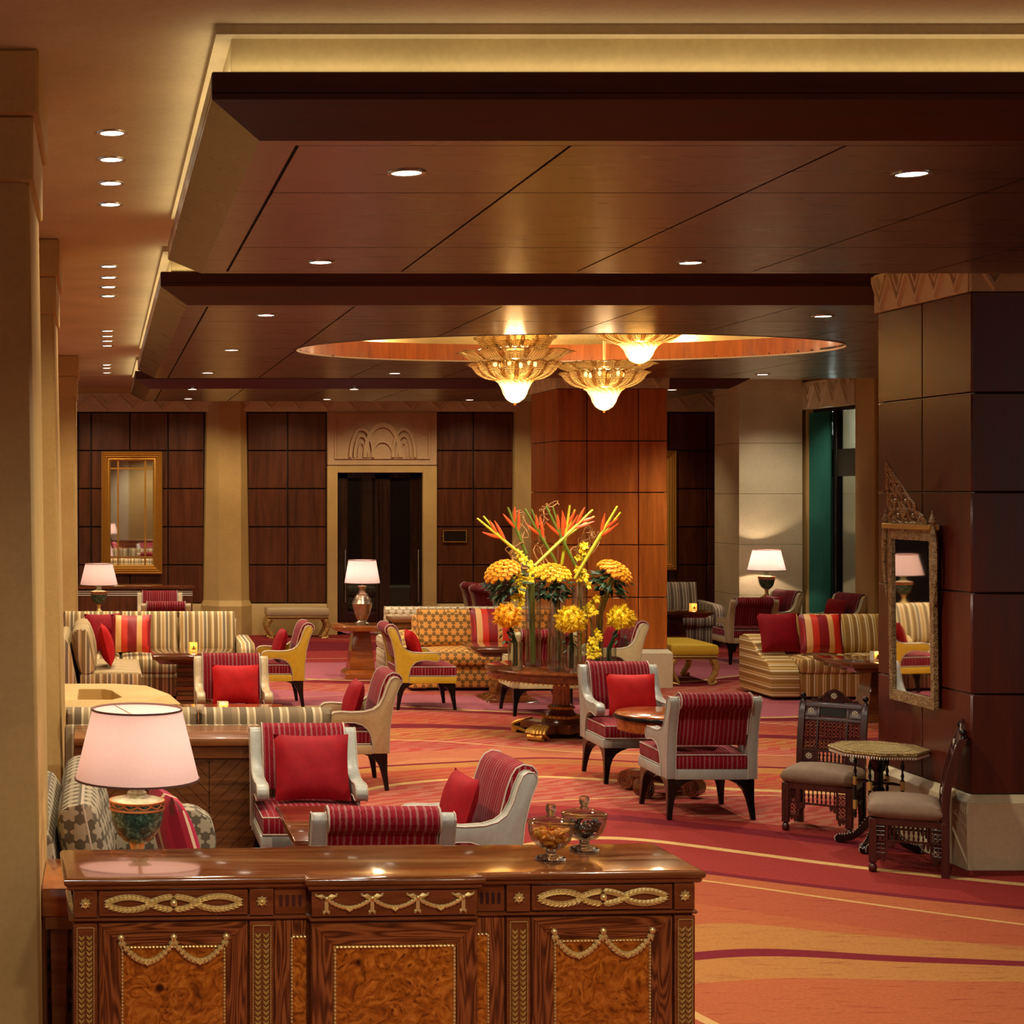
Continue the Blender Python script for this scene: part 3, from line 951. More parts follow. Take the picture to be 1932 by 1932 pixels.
def panel_face(t, p0, p1, us, zs, mat, thick=0.025, g=0.005):
    p0, p1 = Vector(p0), Vector(p1)
    d = (p1 - p0).normalized(); n = Vector((d.y, -d.x))
    def P(u, o, z): return (p0.x + d.x * u + n.x * o, p0.y + d.y * u + n.y * o, z)
    for i in range(len(us) - 1):
        for j in range(len(zs) - 1):
            a, e, z0, z1 = us[i] + g, us[i + 1] - g, zs[j] + g, zs[j + 1] - g
            b = B(); b.loft([[P(a, 0, z0), P(e, 0, z0), P(e, thick, z0), P(a, thick, z0)], [P(a, 0, z1), P(e, 0, z1), P(e, thick, z1), P(a, thick, z1)]])
            b.done('wood_panel', mat, t, 0.003)


ZR = [0.416, 0.975, 1.54, 2.105, 2.66, 3.225]
def pillar(x0, x1, y0, y1, mat, label, back=False, base='stone_pale'):
    t = thing('pillar', label, 'pillar', (0, 0, 0), 0, None, 'structure')
    k = 0.027
    b = B(); b.box(x0 + k, x1 - k, y0 + k, y1 - k, 0, 3.5); b.done('core', 'groove', t)
    us = [0, 0.315, 0.87, 1.18]
    w, d = x1 - x0, y1 - y0
    panel_face(t, (x0 + 0.002, y0 + k), (x1 - 0.002, y0 + k), [0, w * .267, w * .735, w - .004], ZR, mat)
    panel_face(t, (x0 + k, y1 - 0.002), (x0 + k, y0 + 0.002), [0, d / 2, d - .004], ZR, mat)
    panel_face(t, (x1 - k, y0 + 0.002), (x1 - k, y1 - 0.002), [0, d / 2, d - .004], ZR, mat)
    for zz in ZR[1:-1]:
        b = B(); b.box(x0 + k - .012, x0 + k + .002, y0 + .02, y1 - .02, zz - .0045, zz - .001); b.done('edge_glint_strip', 'silver', t)  # added strips standing in for light caught on the panel edges
    q = 0.045
    b = B(); b.frustum(x0 - q, x1 + q, y0 - q, y1 + q, 0.375, x0 - 0.005, x1 + 0.005, y0 - 0.005, y1 + 0.005, 0.416)
    b.done('base_coping', base, t)
    b = B(); b.box(x0 - q, x1 + q, y0 - q, y1 + q, 0, 0.375); b.done('base_block', base, t, 0.004)
    for (p0, p1) in (((x0 - .01, y0), (x1 + .01, y0)), ((x0, y1), (x0, y0)), ((x1, y0), (x1, y1))):
        frieze(t, p0, p1, 3.225, 3.46, 5)
    return t
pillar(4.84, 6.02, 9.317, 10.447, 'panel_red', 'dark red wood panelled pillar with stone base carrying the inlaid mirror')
pillar(4.886, 6.07, 17.98, 19.11, 'panel_lit', 'orange-lit wood panelled pillar behind the flowers')

# ---------------------------------------------------------------- back wall
DX0, DX1, DZ = 3.45, 4.71, 2.398
wb = thing('wall_back', 'back wall of dark wood panels and stone pilasters with a carved overdoor', None, (0, 0, 0), 0, None, 'structure')
b = B(); b.box(-8, DX0, YW + 0.03, YW + 0.2, 0, ZU); b.done('masonry', 'groove', wb)
b = B(); b.box(DX1, XW + .3, YW + 0.03, YW + 0.2, 0, ZU); b.done('masonry', 'groove', wb)
b = B(); b.box(DX0, DX1, YW + 0.03, YW + 0.2, DZ, ZU); b.done('masonry', 'groove', wb)
zs = [0.470, 1.034, 1.598, 2.163, 2.727, 3.290]
for cols in ([-0.94, -0.376, -0.188, 0.384, 0.949, 1.48], [2.125, 2.72, 3.293], [4.916, 5.465, 6.053], [6.75, 7.23, 7.795, 8.36, 8.925, 9.45]):
    panel_face(wb, (0, YW + 0.03), (1, YW + 0.03), cols, zs, 'panel', 0.03, 0.009)
for (xa, xb) in ((-1.0, 1.5), (2.11, 3.30), (4.91, 6.06), (6.7, 9.5)):
    b = B(); b.prism([(YW + .03, 0), (YW - .05, 0), (YW - .05, .40), (YW - .005, .462), (YW + .03, .462)], 'x', xa, xb); b.done('plinth', 'stone', wb)
frieze(wb, (-1.0, YW), (XW, YW), 3.30, 3.57, 26, 0.04)
b = B(); b.box(-1.0, XW, YW - .03, YW + .03, 3.572, ZU); b.done('cornice', 'stone', wb)
def pilaster(xa, xb):
    w = xb - xa; c = w * 0.3
    def ring(z, o, dp):
        return [(xa - o, YW + .03, z), (xa - o + 0.02, YW - .03 - o * .5, z), (xa + c, YW - dp - o, z), (xb - c * .55, YW - dp - o, z), (xb + o - 0.02, YW - .03 - o * .5, z), (xb + o, YW + .03, z)]
    b = B(); b.loft([ring(0, .08, .2), ring(.44, .08, .2), ring(.52, .045, .17), ring(3.3, 0, .12), ring(ZU, 0, .12)])
    b.done('pilaster', 'stone', wb, smooth=20)
pilaster(1.505, 2.115)
pilaster(6.06, 6.74)
# door surround
for (xa, xb) in ((3.30, DX0), (DX1, 4.915)):
    b = B(); b.box(xa, xb, YW - .06, YW + .03, 0, 2.50); b.done('door_jamb', 'stone', wb, 0.006)
b = B(); b.box(DX0, DX1, YW - .06, YW + .03, DZ, 2.50); b.done('door_lintel', 'stone', wb, 0.006)
b = B(); b.box(3.30, 4.915, YW - .07, YW + .03, 2.508, 3.298); b.done('overdoor_slab', 'carving', wb, 0.008)
def overdoor():
    cx = 4.108; yf = YW - .07
    # raised border
    b = B()
    for (xa, xb, za, zb) in ((3.405, 4.81, 3.24, 3.27), (3.405, 4.81, 2.60, 2.625), (3.405, 3.43, 2.625, 3.24), (4.785, 4.81, 2.625, 3.24)):
        b.box(xa, xb, yf - .02, yf, za, zb)
    b.done('carved_border', 'carving', wb)
    def arch(x, w, h, bw, dep, name='carved_arch'):
        out, inn = [], []
        n = 12
        for i in range(n + 1):
            t_ = i / n
            out.append((x - w + w * (t_ ** 1.7), 2.625 + h * math.sin(t_ * PI / 2) ** 0.9))
        left = out; right = [(2 * x - a, z) for a, z in reversed(out[:-1])]
        prof = left + right
        def shrink(p, k):
            return [(x + (a - x) * (w - k) / w, 2.625 + max(0, (z - 2.625)) * (h - k * 1.3) / h) for a, z in p]
        ip = shrink(prof, bw)
        b = B()
        for (a0, a1, c0, c1) in zip(prof[:-1], prof[1:], ip[:-1], ip[1:]):
            b.loft([[(a0[0], yf, a0[1]), (a1[0], yf, a1[1]), (c1[0], yf, c1[1]), (c0[0], yf, c0[1])], [(a0[0], yf - dep, a0[1]), (a1[0], yf - dep, a1[1]), (c1[0], yf - dep, c1[1]), (c0[0], yf - dep, c0[1])]])
        b.done(name, 'carving', wb, smooth=0)
    arch(cx, .29, .52, .06, .045)
    arch(cx, .18, .27, .04, .035)
    for sx in (-.31, .31):
        arch(cx + sx, .185, .44, .035, .05); arch(cx + sx, .12, .34, .03, .04); arch(cx + sx, .06, .23, .022, .03)
    for sx in (-1, 1):
        b = B()
        pts = [(cx + sx * (0.66 - .26 * math.sin(a)), 3.22 - .26 * math.cos(a)) for a in [i * PI / 16 for i in range(9)]]
        for (p, q) in zip(pts[:-1], pts[1:]):
            b.loft([[(p[0], yf, p[1]), (q[0], yf, q[1]), (q[0], yf, q[1] + .02), (p[0], yf, p[1] + .02)], [(p[0], yf - .015, p[1]), (q[0], yf - .015, q[1]), (q[0], yf - .015, q[1] + .02), (p[0], yf - .015, p[1] + .02)]])
        b.done('carved_corner', 'carving', wb, smooth=0)
overdoor()
dr = thing('door_1', 'dark glazed double door with tall steel handles under the carved overdoor', None, (0, 0, 0), 0, None, 'structure')
for (xa, xb, hx) in ((DX0 + .005, 4.075, 3.575), (4.085, DX1 - .005, 4.655)):
    b = B()
    for (u0, u1, z0, z1) in ((xa, xa + .16, .01, DZ - .01), (xb - .16 if hx > 4 else xb - .05, xb, .01, DZ - .01), (xa, xb, .01, .16), (xa, xb, DZ - .08, DZ - .01)):
        b.box(u0, u1, YW + .06, YW + .10, z0, z1)
    lf = b.done('door_leaf', 'door_wood', dr)
    b = B(); b.box(xa + .1, xb - .03, YW + .075, YW + .085, .1, DZ - .05); b.done('glass_pane', 'door_glass', lf)
    b = B(); b.tube([(hx, YW - .0, .48), (hx, YW - .0, 1.26)], .012, 8); b.tube([(hx, YW + .07, .56), (hx, YW, .56)], .008, 6); b.tube([(hx, YW + .07, 1.18), (hx, YW, 1.18)], .008, 6)
    b.done('door_handle', 'silver', lf)
b = B(); b.box(3.2, 4.95, YW + .45, YW + .5, 0, 2.6); tag(b.done('partition', 'groove', None), 'dark partition behind the glazed double door', None, None, 'structure')
# sign plate on the panels
sg = thing('wall_sign', 'small dark framed wall sign plate beside the glazed door', 'sign', (0, YW - .002, 0))
x0, x1, z0, z1 = X_at(835, YW), X_at(880, YW), Z_at(1023, YW), Z_at(1000, YW)
b = B(); b.box(x0, x1, -.02, 0, z0, z1); b.done('sign_plate', 'sign', sg, .003)
b = B()
for (a0, a1, c0, c1) in ((x0, x1, z0, z0 + .012), (x0, x1, z1 - .012, z1), (x0, x0 + .012, z0 + .012, z1 - .012), (x1 - .012, x1, z0 + .012, z1 - .012)): b.box(a0, a1, -.028, -.018, c0, c1)
b.done('sign_border', 'gold_dull', sg)
for xx in (x0 - .02, x1 + .005): b = B(); b.box(xx, xx + .02, -.02, 0, (z0 + z1) / 2 - .012, (z0 + z1) / 2 + .012); b.done('bracket', 'silver', sg)

# ---------------------------------------------------------------- right wall, window, stone column
wr = thing('wall_right', 'stone right wall with pilaster and tall window', None, (0, 0, 0), 0, None, 'structure')
WY0, WY1, WZ = 21.36, 22.9, 3.24
b = B(); b.box(XW, XW + .25, 5, WY0, 0, ZU); b.done('masonry', 'stone', wr)
b = B(); b.box(XW, XW + .25, WY1, YW + .2, 0, ZU); b.done('masonry', 'stone', wr)
b = B(); b.box(XW, XW + .25, WY0, WY1, WZ, ZU); b.done('masonry', 'stone', wr)
b = B(); b.box(XW - .02, XW, 20.2, 20.72, 0, ZU); b.box(XW - .05, XW, 20.8, WY0 - .02, 0, ZU); b.done('pilaster', 'stone', wr, .01)
frieze(wr, (XW - .01, WY1 + .02), (XW - .01, WY0 - .02), WZ, WZ + .37, 4, 0.05)
sc = thing('stone_column', 'broad pale stone column lit by the lamp beside the window', 'column', (0, 0, 0), 0, None, 'structure')
CX0, CX1, CY = 8.72, XW - .06, 22.92
n = 5
for i in range(n):
    z0, z1 = 3.48 * i / n, 3.48 * (i + 1) / n
    b = B(); b.box(CX0, CX1, CY, CY + .92, z0 + .002, z1 - .002); b.done('stone_block', 'stone_pale', sc, .003)
b = B(); b.box(CX0 - .02, CX1, CY - .02, CY + .94, 3.48, ZU); b.done('capital', 'stone_pale', sc, .006)

wn = thing('window_1', 'tall dark framed window with teal curtain beside the stone column', None, (0, 0, 0), 0, None, 'structure')
xf = XW + .08
b = B()
for (ya, yb, za, zb) in ((WY0, WY0 + .05, 0, WZ), (WY1 - .05, WY1, 0, WZ), (WY0, WY1, 0, .08), (WY0, WY1, WZ - .05, WZ)):
    b.box(xf, xf + .06, ya, yb, za, zb)
b.done('window_frame', 'dark_iron', wn, .004)
ym = WY1 - .72
b = B(); b.box(xf - .02, xf + .07, ym - .05, ym + .05, .05, WZ - .02); b.done('mullion', 'dark_iron', wn, .004)
b = B(); b.box(xf - .01, xf + .07, WY0 + .03, WY1 - .03, 2.32, 2.68); b.done('transom', 'dark_iron', wn, .004)
for (ya, yb) in ((WY0 + .05, ym - .05), (ym + .05, WY1 - .05)):
    for (za, zb) in ((.08, 2.32), (2.68, WZ - .05)):
        b = B(); b.box(xf + .02, xf + .03, ya, yb, za, zb); b.done('pane', 'pane', wn)
cu = B()
pts = []
for i in range(61):
    pts.append((XW + .02 + .03 * math.sin(i * 0.9), ym + .05 + (WY1 - ym - .1) * i / 60))
cu.loft([[(p[0], p[1], .03) for p in pts] + [(p[0] + .006, p[1], .03) for p in reversed(pts)], [(p[0], p[1], WZ - .05) for p in pts] + [(p[0] + .006, p[1], WZ - .05) for p in reversed(pts)]])
tag(cu.done('curtain', 'curtain', None), 'teal pleated curtain hanging inside the tall window', 'curtain')
ex = thing('wall_exterior', 'grey stone building seen through the tall window', None, (0, 0, 0), 0, None, 'structure')
b = B(); b.box(11.6, 11.8, 15, 32, 0, 6); b.done('facade', 'groove', ex)
b = B(); b.box(10.6, 11.0, 23.3, 24.0, 0, 6); b.done('pier', 'ext', ex, .02)
b = B(); b.box(9.95, 12, 15, 32, -.12, -.02); b.box(9.95, 11.8, 31, 31.2, 0, 6); b.box(9.95, 11.8, 15, 15.2, 0, 6); b.box(9.95, 12, 15, 32, 5.9, 6.1); b.done('courtyard', 'groove', ex)

# wall behind the camera with pilasters (seen in the gilt mirror)
wf = thing('wall_front', 'cream stone wall behind the viewer', None, (0, 0, 0), 0, None, 'structure')
b = B(); b.box(-0.6, 12, -5.2, -5.0, 0, ZU); b.done('masonry', 'stone', wf)
for xx in (0.2, 3.4, 6.6): b = B(); b.box(xx, xx + .6, -5.0, -4.8, 0, ZU); b.done('pilaster', 'stone_pale', wf, .01)
# ---------------------------------------------------------------- lounge armchair (front faces -Y)
def leg_rings(cx, cy, sx, sy, ztop=0.262):
    """tapering sabre leg; (cx,cy) is the outer top corner, sx/sy point to the outside"""
    rings = []
    for z, w, off in ((0.0, 0.030, 0.012), (0.06, 0.034, 0.006), (0.13, 0.044, 0.0), (0.18, 0.060, 0.0), (0.215, 0.085, 0.0), (0.24, 0.125, 0.0), (ztop, 0.185, 0.0)):
        ox, oy = cx + sx * off * 0.5, cy + sy * off
        ix, iy = ox - sx * w, oy - sy * w
        if z > 0.2: # arch towards both rails: keep an L-like flare narrow
            pass
        rings.append([(min(ox, ix), min(oy, iy), z), (max(ox, ix), min(oy, iy), z), (max(ox, ix), max(oy, iy), z), (min(ox, ix), max(oy, iy), z)])
    return rings


SIDE = [(0.0, .262), (-.004, .42), (-.02, .56), (-.05, .68), (-.078, .745), (-.082, .775), (-.066, .798), (-.036, .800), (-.012, .785), (.012, .735), (.036, .66), (.066, .604), (.11, .572), (.17, .556), (.26, .552), (.34, .556),
        (.385, .552), (.412, .535), (.42, .508), (.41, .482), (.385, .468), (.35, .472), (.30, .482), (.24, .480), (.185, .462), (.15, .43), (.128, .385), (.118, .33), (.118, .262)]
BACK = [(.02, .478), (.092, .478), (.074, .60), (.046, .71), (.022, .775), (.0, .808), (-.036, .826), (-.078, .818), (-.102, .79), (-.104, .756), (-.086, .73), (-.058, .722), (-.036, .705), (-.02, .64), (-.002, .55)]


def make_armchair(name, label, leather, group, loc, rz):
    t = thing(name, label, 'chair', loc, rz, group)
    F = lambda f: 0.29 - f
    hw = 0.29
    for sx in (-1, 1):
        for sy in (-1, 1):
            b = B(); b.loft(leg_rings(sx * (hw - .012), sy * (.28), sx, sy)); b.done('leg', 'black', t, 0.004)
    b = B(); b.box(-hw + .055, hw - .055, -.285, .285, .258, .325); b.box(-hw, hw, -.285, .17, .258, .322); b.done('seat_frame', leather, t, .006, 2)
    b = B(); b.cushion(-hw + .012, hw - .012, -.29, .165, .322, .425, .018, .02); b.cushion(-.228, .228, .10, .285, .322, .425, .0, .02); b.done('seat', 'velvet', t)
    b = B()
    for z in (.330, .417):
        e = .288 if z < .4 else .284
        b.tube([(-.278, .16, z), (-.278, -e, z), (.278, -e, z), (.278, .16, z)], .0045, 5)
    b.tube([(-.225, .286, .418), (.225, .286, .418)], .0045, 5)
    b.done('seat_piping', 'piping', t)
    for sx in (-1, 1):
        b = B(); a0, a1 = sorted((sx * .232, sx * hw))
        b.prism([(F(f), z) for f, z in SIDE], 'x', a0, a1)
        fr = b.done('arm_frame', leather, t, .007, 2)
        b = B()
        for xx in (sx * (hw + .001), sx * .2315):
            b.tube([(xx, F(f + .004 * (1 if i > 8 else -1) * 0), z) for i, (f, z) in enumerate(SIDE)] , .0035, 4)
        b.done('welt', 'piping', fr)
    b = B(); b.prism([(F(f), z) for f, z in BACK], 'x', -.228, .228); b.done('backrest', 'velvet', t, .008, 2)
    for xx in (-.226, .226):
        b = B(); b.tube([(xx, F(f), z) for f, z in BACK[1:]], .0045, 4)
        b.done('back_piping', 'piping', t)
    return t


def make_pillow(name, label, mat, w, h, th, loc, rot, group=None, cat='cushion'):
    b = B(); b.pillow(w, h, th)
    o = b.done(name, mat, None, loc=loc)
    o.rotation_euler = rot
    return tag(o, label, cat, group)


GC = 'red striped lounge armchairs'
chairs = [
    # x, y, rz, leather, label, pillow label
    (3.90, 11.00, PI, 'leather_grey', 'grey leather armchair with back to us at the small round table, nearest the carpet centre', 'crimson cushion showing through the gap under the back of the armchair at the round table'),
    (3.89, 12.32, 0.0, 'leather_grey', 'grey leather armchair facing us behind the small round table', 'bright red cushion on the armchair facing us behind the small round table'),
    (1.135, 7.13, PI, 'leather_grey', 'grey leather armchair with its back to us directly behind the carved desk', None),
    (1.10, 8.93, 0.0, 'leather_grey', 'grey leather armchair facing us in front of the herringbone banquette back', 'large crimson cushion on the armchair in front of the herringbone panel'),
    (1.62, 8.02, -PI / 2 + .10, 'leather_grey', 'grey leather armchair seen from its side behind the desk near the glass jars', 'magenta red cushion on the side-on armchair near the glass jars'),
    (1.72, 12.05, -PI / 2, 'leather_sand', 'sand grey armchair seen side-on at the right end of the striped banquette', 'dark red cushion on the side-on armchair beside the striped banquette'),
    (1.01, 12.98, 0.0, 'leather_sand', 'sand leather armchair facing us behind the table with the white votive', 'bright red cushion on the armchair behind the white votive'),
    (1.67, 16.6, -PI / 2, 'leather_mustard', 'mustard yellow armchair facing left toward the striped corner sofa', 'red cushion on the yellow armchair facing left'),
    (3.12, 16.42, PI / 2, 'leather_mustard', 'mustard yellow armchair facing right toward the orange star sofa', 'red cushion on the yellow armchair facing right'),
    (4.13, 15.97, PI, 'leather_cream', 'cream armchair with back to us partly hidden behind the flower table', None),
    (5.03, 16.85, -PI / 2, 'leather_cream', 'cream armchair side-on in front of the orange pillar behind the flowers', 'dusty red cushion on the cream armchair before the orange pillar'),
    (5.53, 23.12, PI / 2 + .35, 'leather_sand', 'nearer of two dark red chairs by the far back wall behind the star sofa', None),
    (5.57, 23.86, PI / 2 + .35, 'leather_sand', 'farther of two dark red chairs by the far back wall behind the star sofa', None),
    (.73, 19.98, PI, 'leather_sand', 'sand armchair with its back to us right behind the striped corner sofa', None),
    (.73, 21.5, 0.0, 'leather_sand', 'sand armchair facing us in front of the white inlaid partition', None),
    (7.93, 20.7, PI, 'leather_sand', 'sand armchair with its back to us behind the gold striped sofa', None),
    (8.66, 21.86, -PI / 2 + .25, 'leather_cream', 'left one of two red armchairs under the lamp by the window', 'red cushion on the left armchair under the window lamp'),
    (9.2, 21.2, -PI / 2 + .25, 'leather_cream', 'right one of two red armchairs close to the teal curtain', 'red cushion on the right armchair close to the teal curtain'),
]
proto = None
for i, (x, y, rz, lea, lab, pil) in enumerate(chairs):
    if proto is None:
        proto = make_armchair('lounge_armchair', lab, 'leather_grey', GC, (x, y, 0), rz)
    else:
        sw = {'arm_frame': lea, 'seat_frame': lea} if lea != 'leather_grey' else None
        dup(proto, (x, y, 0), rz, lab, GC, sw)
    if pil:
        M = Matrix.Rotation(rz, 3, 'Z')
        big = i == 3
        lp = M @ Vector((0.02 if i != 1 else .03,   .075 if not big else .06, .603 if not big else .622))
        mat = 'red_bright' if i in (1, 6, 8) else 'red'
        make_pillow('scatter_cushion', pil, mat, .41 if big else .37, .36 if big else .315, .12, (x + lp.x, y + lp.y, lp.z), (-.30, 0, rz), 'red velvet cushions on the armchairs')


# ---------------------------------------------------------------- sofas (front faces -Y, local origin at floor centre)
def make_sofa(name, label, W, D, mat, nb, ns, arms=(1, 1), zs=.42, zb=.80, za=.60, arm_mat=None, loc=(0, 0, 0), rz=0, side_mat=None, group=None, aw=.17, curve=True, skirt=True, pipe=None, af=0.0):
    t = thing(name, label, 'sofa', loc, rz, group)
    hw, hd = W / 2, D / 2
    xl, xr = -hw + (aw if arms[0] else 0), hw - (aw if arms[1] else 0)
    b = B(); b.cushion(xl, xr, -hd + .03, hd, .03 if skirt else .10, zs - .15, 0, .015, 4); b.done('base', mat, t)
    b = B(); b.prism([(hd - .20, zs - .16), (hd - .12, zb - .12), (hd - .08, zb - .05), (hd - .03, zb - .05), (hd, zb - .14), (hd, .04)], 'x', xl - (0.0 if not arms[0] else .02), xr + (.0 if not arms[1] else .02)); b.done('back_frame', mat, t, .02, 2)
    n = ns
    for i in range(n):
        a, e = xl + (xr - xl) * i / n, xl + (xr - xl) * (i + 1) / n
        b = B(); b.cushion(a + .004, e - .004, -hd, hd - .22, zs - .15, zs, .025, .035); b.done('seat_cushion', mat, t)
    for i in range(nb):
        a, e = xl + (xr - xl) * i / nb, xl + (xr - xl) * (i + 1) / nb
        M = Matrix.Translation(((a + e) / 2, hd - .25, zs + (zb - zs) / 2 + .01)) @ Matrix.Rotation(-.20, 4, 'X') @ Matrix.Rotation(PI / 2, 4, 'X')
        w2, h2 = (e - a) / 2 - .004, (zb - zs) / 2 + .02
        b = B(); b.cushion(-w2, w2, -h2, h2, -.075, .075, .035, .05, 6, M); q = b.done('back_cushion', mat, t)
        if pipe:
            b = B(); P = [(-w2, -h2), (w2, -h2), (w2, h2), (-w2, h2), (-w2, -h2)]
            b.tube([M @ Vector((p[0] * .985, p[1] * .985, .03)) for p in P], .007, 5); b.done('welt', pipe, q)
    for sx, on in ((-1, arms[0]), (1, arms[1])):
        if not on: continue
        a0, a1 = sorted((sx * hw, sx * (hw - aw)))
        if curve:
            pr = [(hd, .03), (hd, za + .02), (hd - .1, za + .05), (hd - .22, za + .045), (hd - .36, za - .0), (hd - .5, za - .11), (-hd + .14, zs - .03), (-hd + .05, zs - .08), (-hd, zs - .14), (-hd - .01, .03)]
        else:
            pr = [(hd, .03), (hd, za), (hd - .06, za + .03), (-hd + .10 + af, za + .01), (-hd + .02 + af, za - .04), (-hd + af, za - .12), (-hd + af, .03)]
        b = B(); b.prism(pr, 'x', a0, a1); b.done('arm', side_mat or mat, t, .022, 2)
    if not skirt:
        for sx in (-1, 1):
            for sy in (-1, 1): b = B(); b.frustum(sx * (hw - .08) - .02, sx * (hw - .08) + .02, sy * (hd - .08) - .02, sy * (hd - .08) + .02, 0, sx * (hw - .08) - .03, sx * (hw - .08) + .03, sy * (hd - .08) - .03, sy * (hd - .08) + .03, .11); b.done('leg', 'black', t)
    return t


# gold striped sofa on the right
make_sofa('striped_sofa', 'yellow gold striped sofa with sloping arm right of the orange pillar', 2.3, .86, 'sofa_gold', 3, 3, (1, 1), .42, .80, .56, loc=(7.9, 17.33, 0), side_mat='sofa_gold_h', aw=.30)
make_pillow('scatter_cushion', 'plain crimson cushion on the gold striped sofa', 'red', .44, .42, .15, (6.98, 17.26, .655), (-.3, 0, .12), 'cushions on the gold striped sofa')
make_pillow('striped_cushion', 'red and cream striped cushion on the gold striped sofa', 'pillow_stripe', .44, .42, .15, (7.36, 17.14, .655), (-.28, 0, -.1), 'cushions on the gold striped sofa')

# corner sofa on the far left
make_sofa('corner_sofa', 'striped sofa section facing us below the gilt mirror, with right arm', 1.97, .92, 'sofa_stripe', 3, 3, (0, 1), .42, .82, .56, loc=(.555, 17.40, 0), aw=.15, curve=False)
make_sofa('corner_sofa', 'striped sofa section along the left columns facing right', 1.36, .80, 'sofa_stripe', 2, 1, (0, 0), .42, .80, .56, loc=(-.04, 16.25, 0), rz=PI / 2)
make_pillow('scatter_cushion', 'dark red cushion in the corner of the striped corner sofa', 'red', .40, .40, .14, (.0, 17.28, .655), (-.25, 0, .3), 'cushions on the corner sofa')
make_pillow('striped_cushion', 'red and cream striped cushion on the corner sofa', 'pillow_stripe', .42, .40, .14, (.28, 17.14, .655), (-.25, 0, -.05), 'cushions on the corner sofa')
make_pillow('scatter_cushion', 'red cushion leaning on the left section of the corner sofa', 'red_bright', .40, .40, .14, (.02, 15.98, .65), (-.25, 0, PI / 2), 'cushions on the corner sofa')

# orange star sofa
make_sofa('star_sofa', 'orange star patterned sofa left of the orange pillar', 1.66, .86, 'star_orange', 2, 2, (1, 0), .42, .80, .54, loc=(4.06, 18.10, 0), aw=.2, pipe='bench_wood', skirt=True)
make_pillow('striped_cushion', 'red and cream striped cushion on the orange star sofa', 'pillow_stripe', .44, .42, .15, (4.15, 17.92, .66), (-.25, 0, 0), 'cushions on the star sofa')
make_sofa('star_sofa', 'cream star sofa facing away beyond the wooden partition', 1.7, .8, 'star_cream', 2, 2, (0, 0), .42, .755, .54, loc=(4.09, 19.50, 0), rz=PI)

# near sofa with taupe stars, facing right
make_sofa('star_sofa', 'taupe star patterned sofa behind the near table lamp', 1.62, .98, 'star_taupe', 2, 2, (1, 1), .42, .84, .60, loc=(.17, 7.22, 0), rz=PI / 2, aw=.17, curve=False, pipe='piping', af=.13)
make_pillow('striped_cushion', 'magenta striped cushion on the taupe star sofa behind the near lamp', 'pillow_pink', .42, .42, .15, (.30, 7.0, .66), (-.3, 0, PI / 2 + .2))

# striped banquette facing away and its herringbone back
make_sofa('striped_banquette', 'striped banquette facing away above the herringbone wooden back', 1.62, .8, 'sofa_taupe', 2, 2, (0, 0), .42, .765, .56, loc=(.575, 10.33, 0), rz=PI)


def chevron_back(name, label, x0, x1, y0, y1, zt, panel_right=True):
    t = thing(name, label, 'partition', (0, 0, 0), 0)
    b = B(); b.box(x0 + .03, x1 - .03, y0 + .03, y1 - .02, 0, zt - .06); b.done('core', 'groove', t)
    b = B(); b.box(x0, x1, y0 - .03, y1, zt - .045, zt); b.done('ledge', 'bench_wood', t, .006, 2)
    b = B(); b.box(x0, x1, y0, y0 + .03, zt - .12, zt - .05); b.done('rail', 'bench_wood', t, .004)
    b = B(); b.box(x0, x0 + .05, y0, y0 + .03, 0, zt - .12); b.done('stile', 'bench_wood', t, .004)
    b = B(); b.box(x1 - .05, x1, y0, y0 + .03, 0, zt - .12); b.done('stile', 'bench_wood', t, .004)
    # chevron boards, clipped to their bays
    bays = 4; xa, xb = x0 + .05, x1 - .05
    wb_ = (xb - xa) / bays; pitch = .085
    for k in range(bays):
        l, r = xa + wb_ * k, xa + wb_ * (k + 1)
        up = k % 2 == 0
        z = -wb_
        while z < zt - .12:
            q = [(l + .002, z + (0 if up else wb_)), (r - .002, z + (wb_ if up else 0)), (r - .002, z + (wb_ if up else 0) + pitch - .004), (l + .002, z + (0 if up else wb_) + pitch - .004)]
            # clip in z
            def clip(poly, zc, keep_above):
                out = []
                for i in range(len(poly)):
                    p, n_ = poly[i], poly[(i + 1) % len(poly)]
                    ip, jn = (p[1] >= zc) == keep_above, (n_[1] >= zc) == keep_above
                    if ip: out.append(p)
                    if ip != jn:
                        s_ = (zc - p[1]) / (n_[1] - p[1]); out.append((p[0] + (n_[0] - p[0]) * s_, zc))
                return out
            q = clip(clip(q, .02, True), zt - .124, False)
            if len(q) >= 3:
                b = B(); b.prism(q, 'y', y0 + .008 + .002 * (random.random()), y0 + .03); b.done('parquet_board', 'chevron', t)
            z += pitch
    return t
chevron_back('banquette_partition', 'herringbone wooden partition with a polished ledge behind the striped banquette', -.17, 1.36, 9.42, 9.92, .72)
chevron_back('banquette_partition', 'herringbone wooden partition between the two star sofas', 3.22, 4.86, 18.62, 19.08, .70)


# far sofas behind the orange pillar
make_sofa('grey_sofa', 'grey striped sofa in the dark recess right of the orange pillar', 1.9, .9, 'sofa_grey', 2, 2, (0, 1), .42, .82, .56, loc=(7.9 - .38, 23.2, 0), aw=.16, curve=False)
make_sofa('grey_sofa', 'grey striped sofa end just right of the orange pillar', 1.3, .8, 'sofa_grey', 2, 2, (0, 0), .42, .80, .56, loc=(6.75, 21.9, 0), rz=PI / 2)


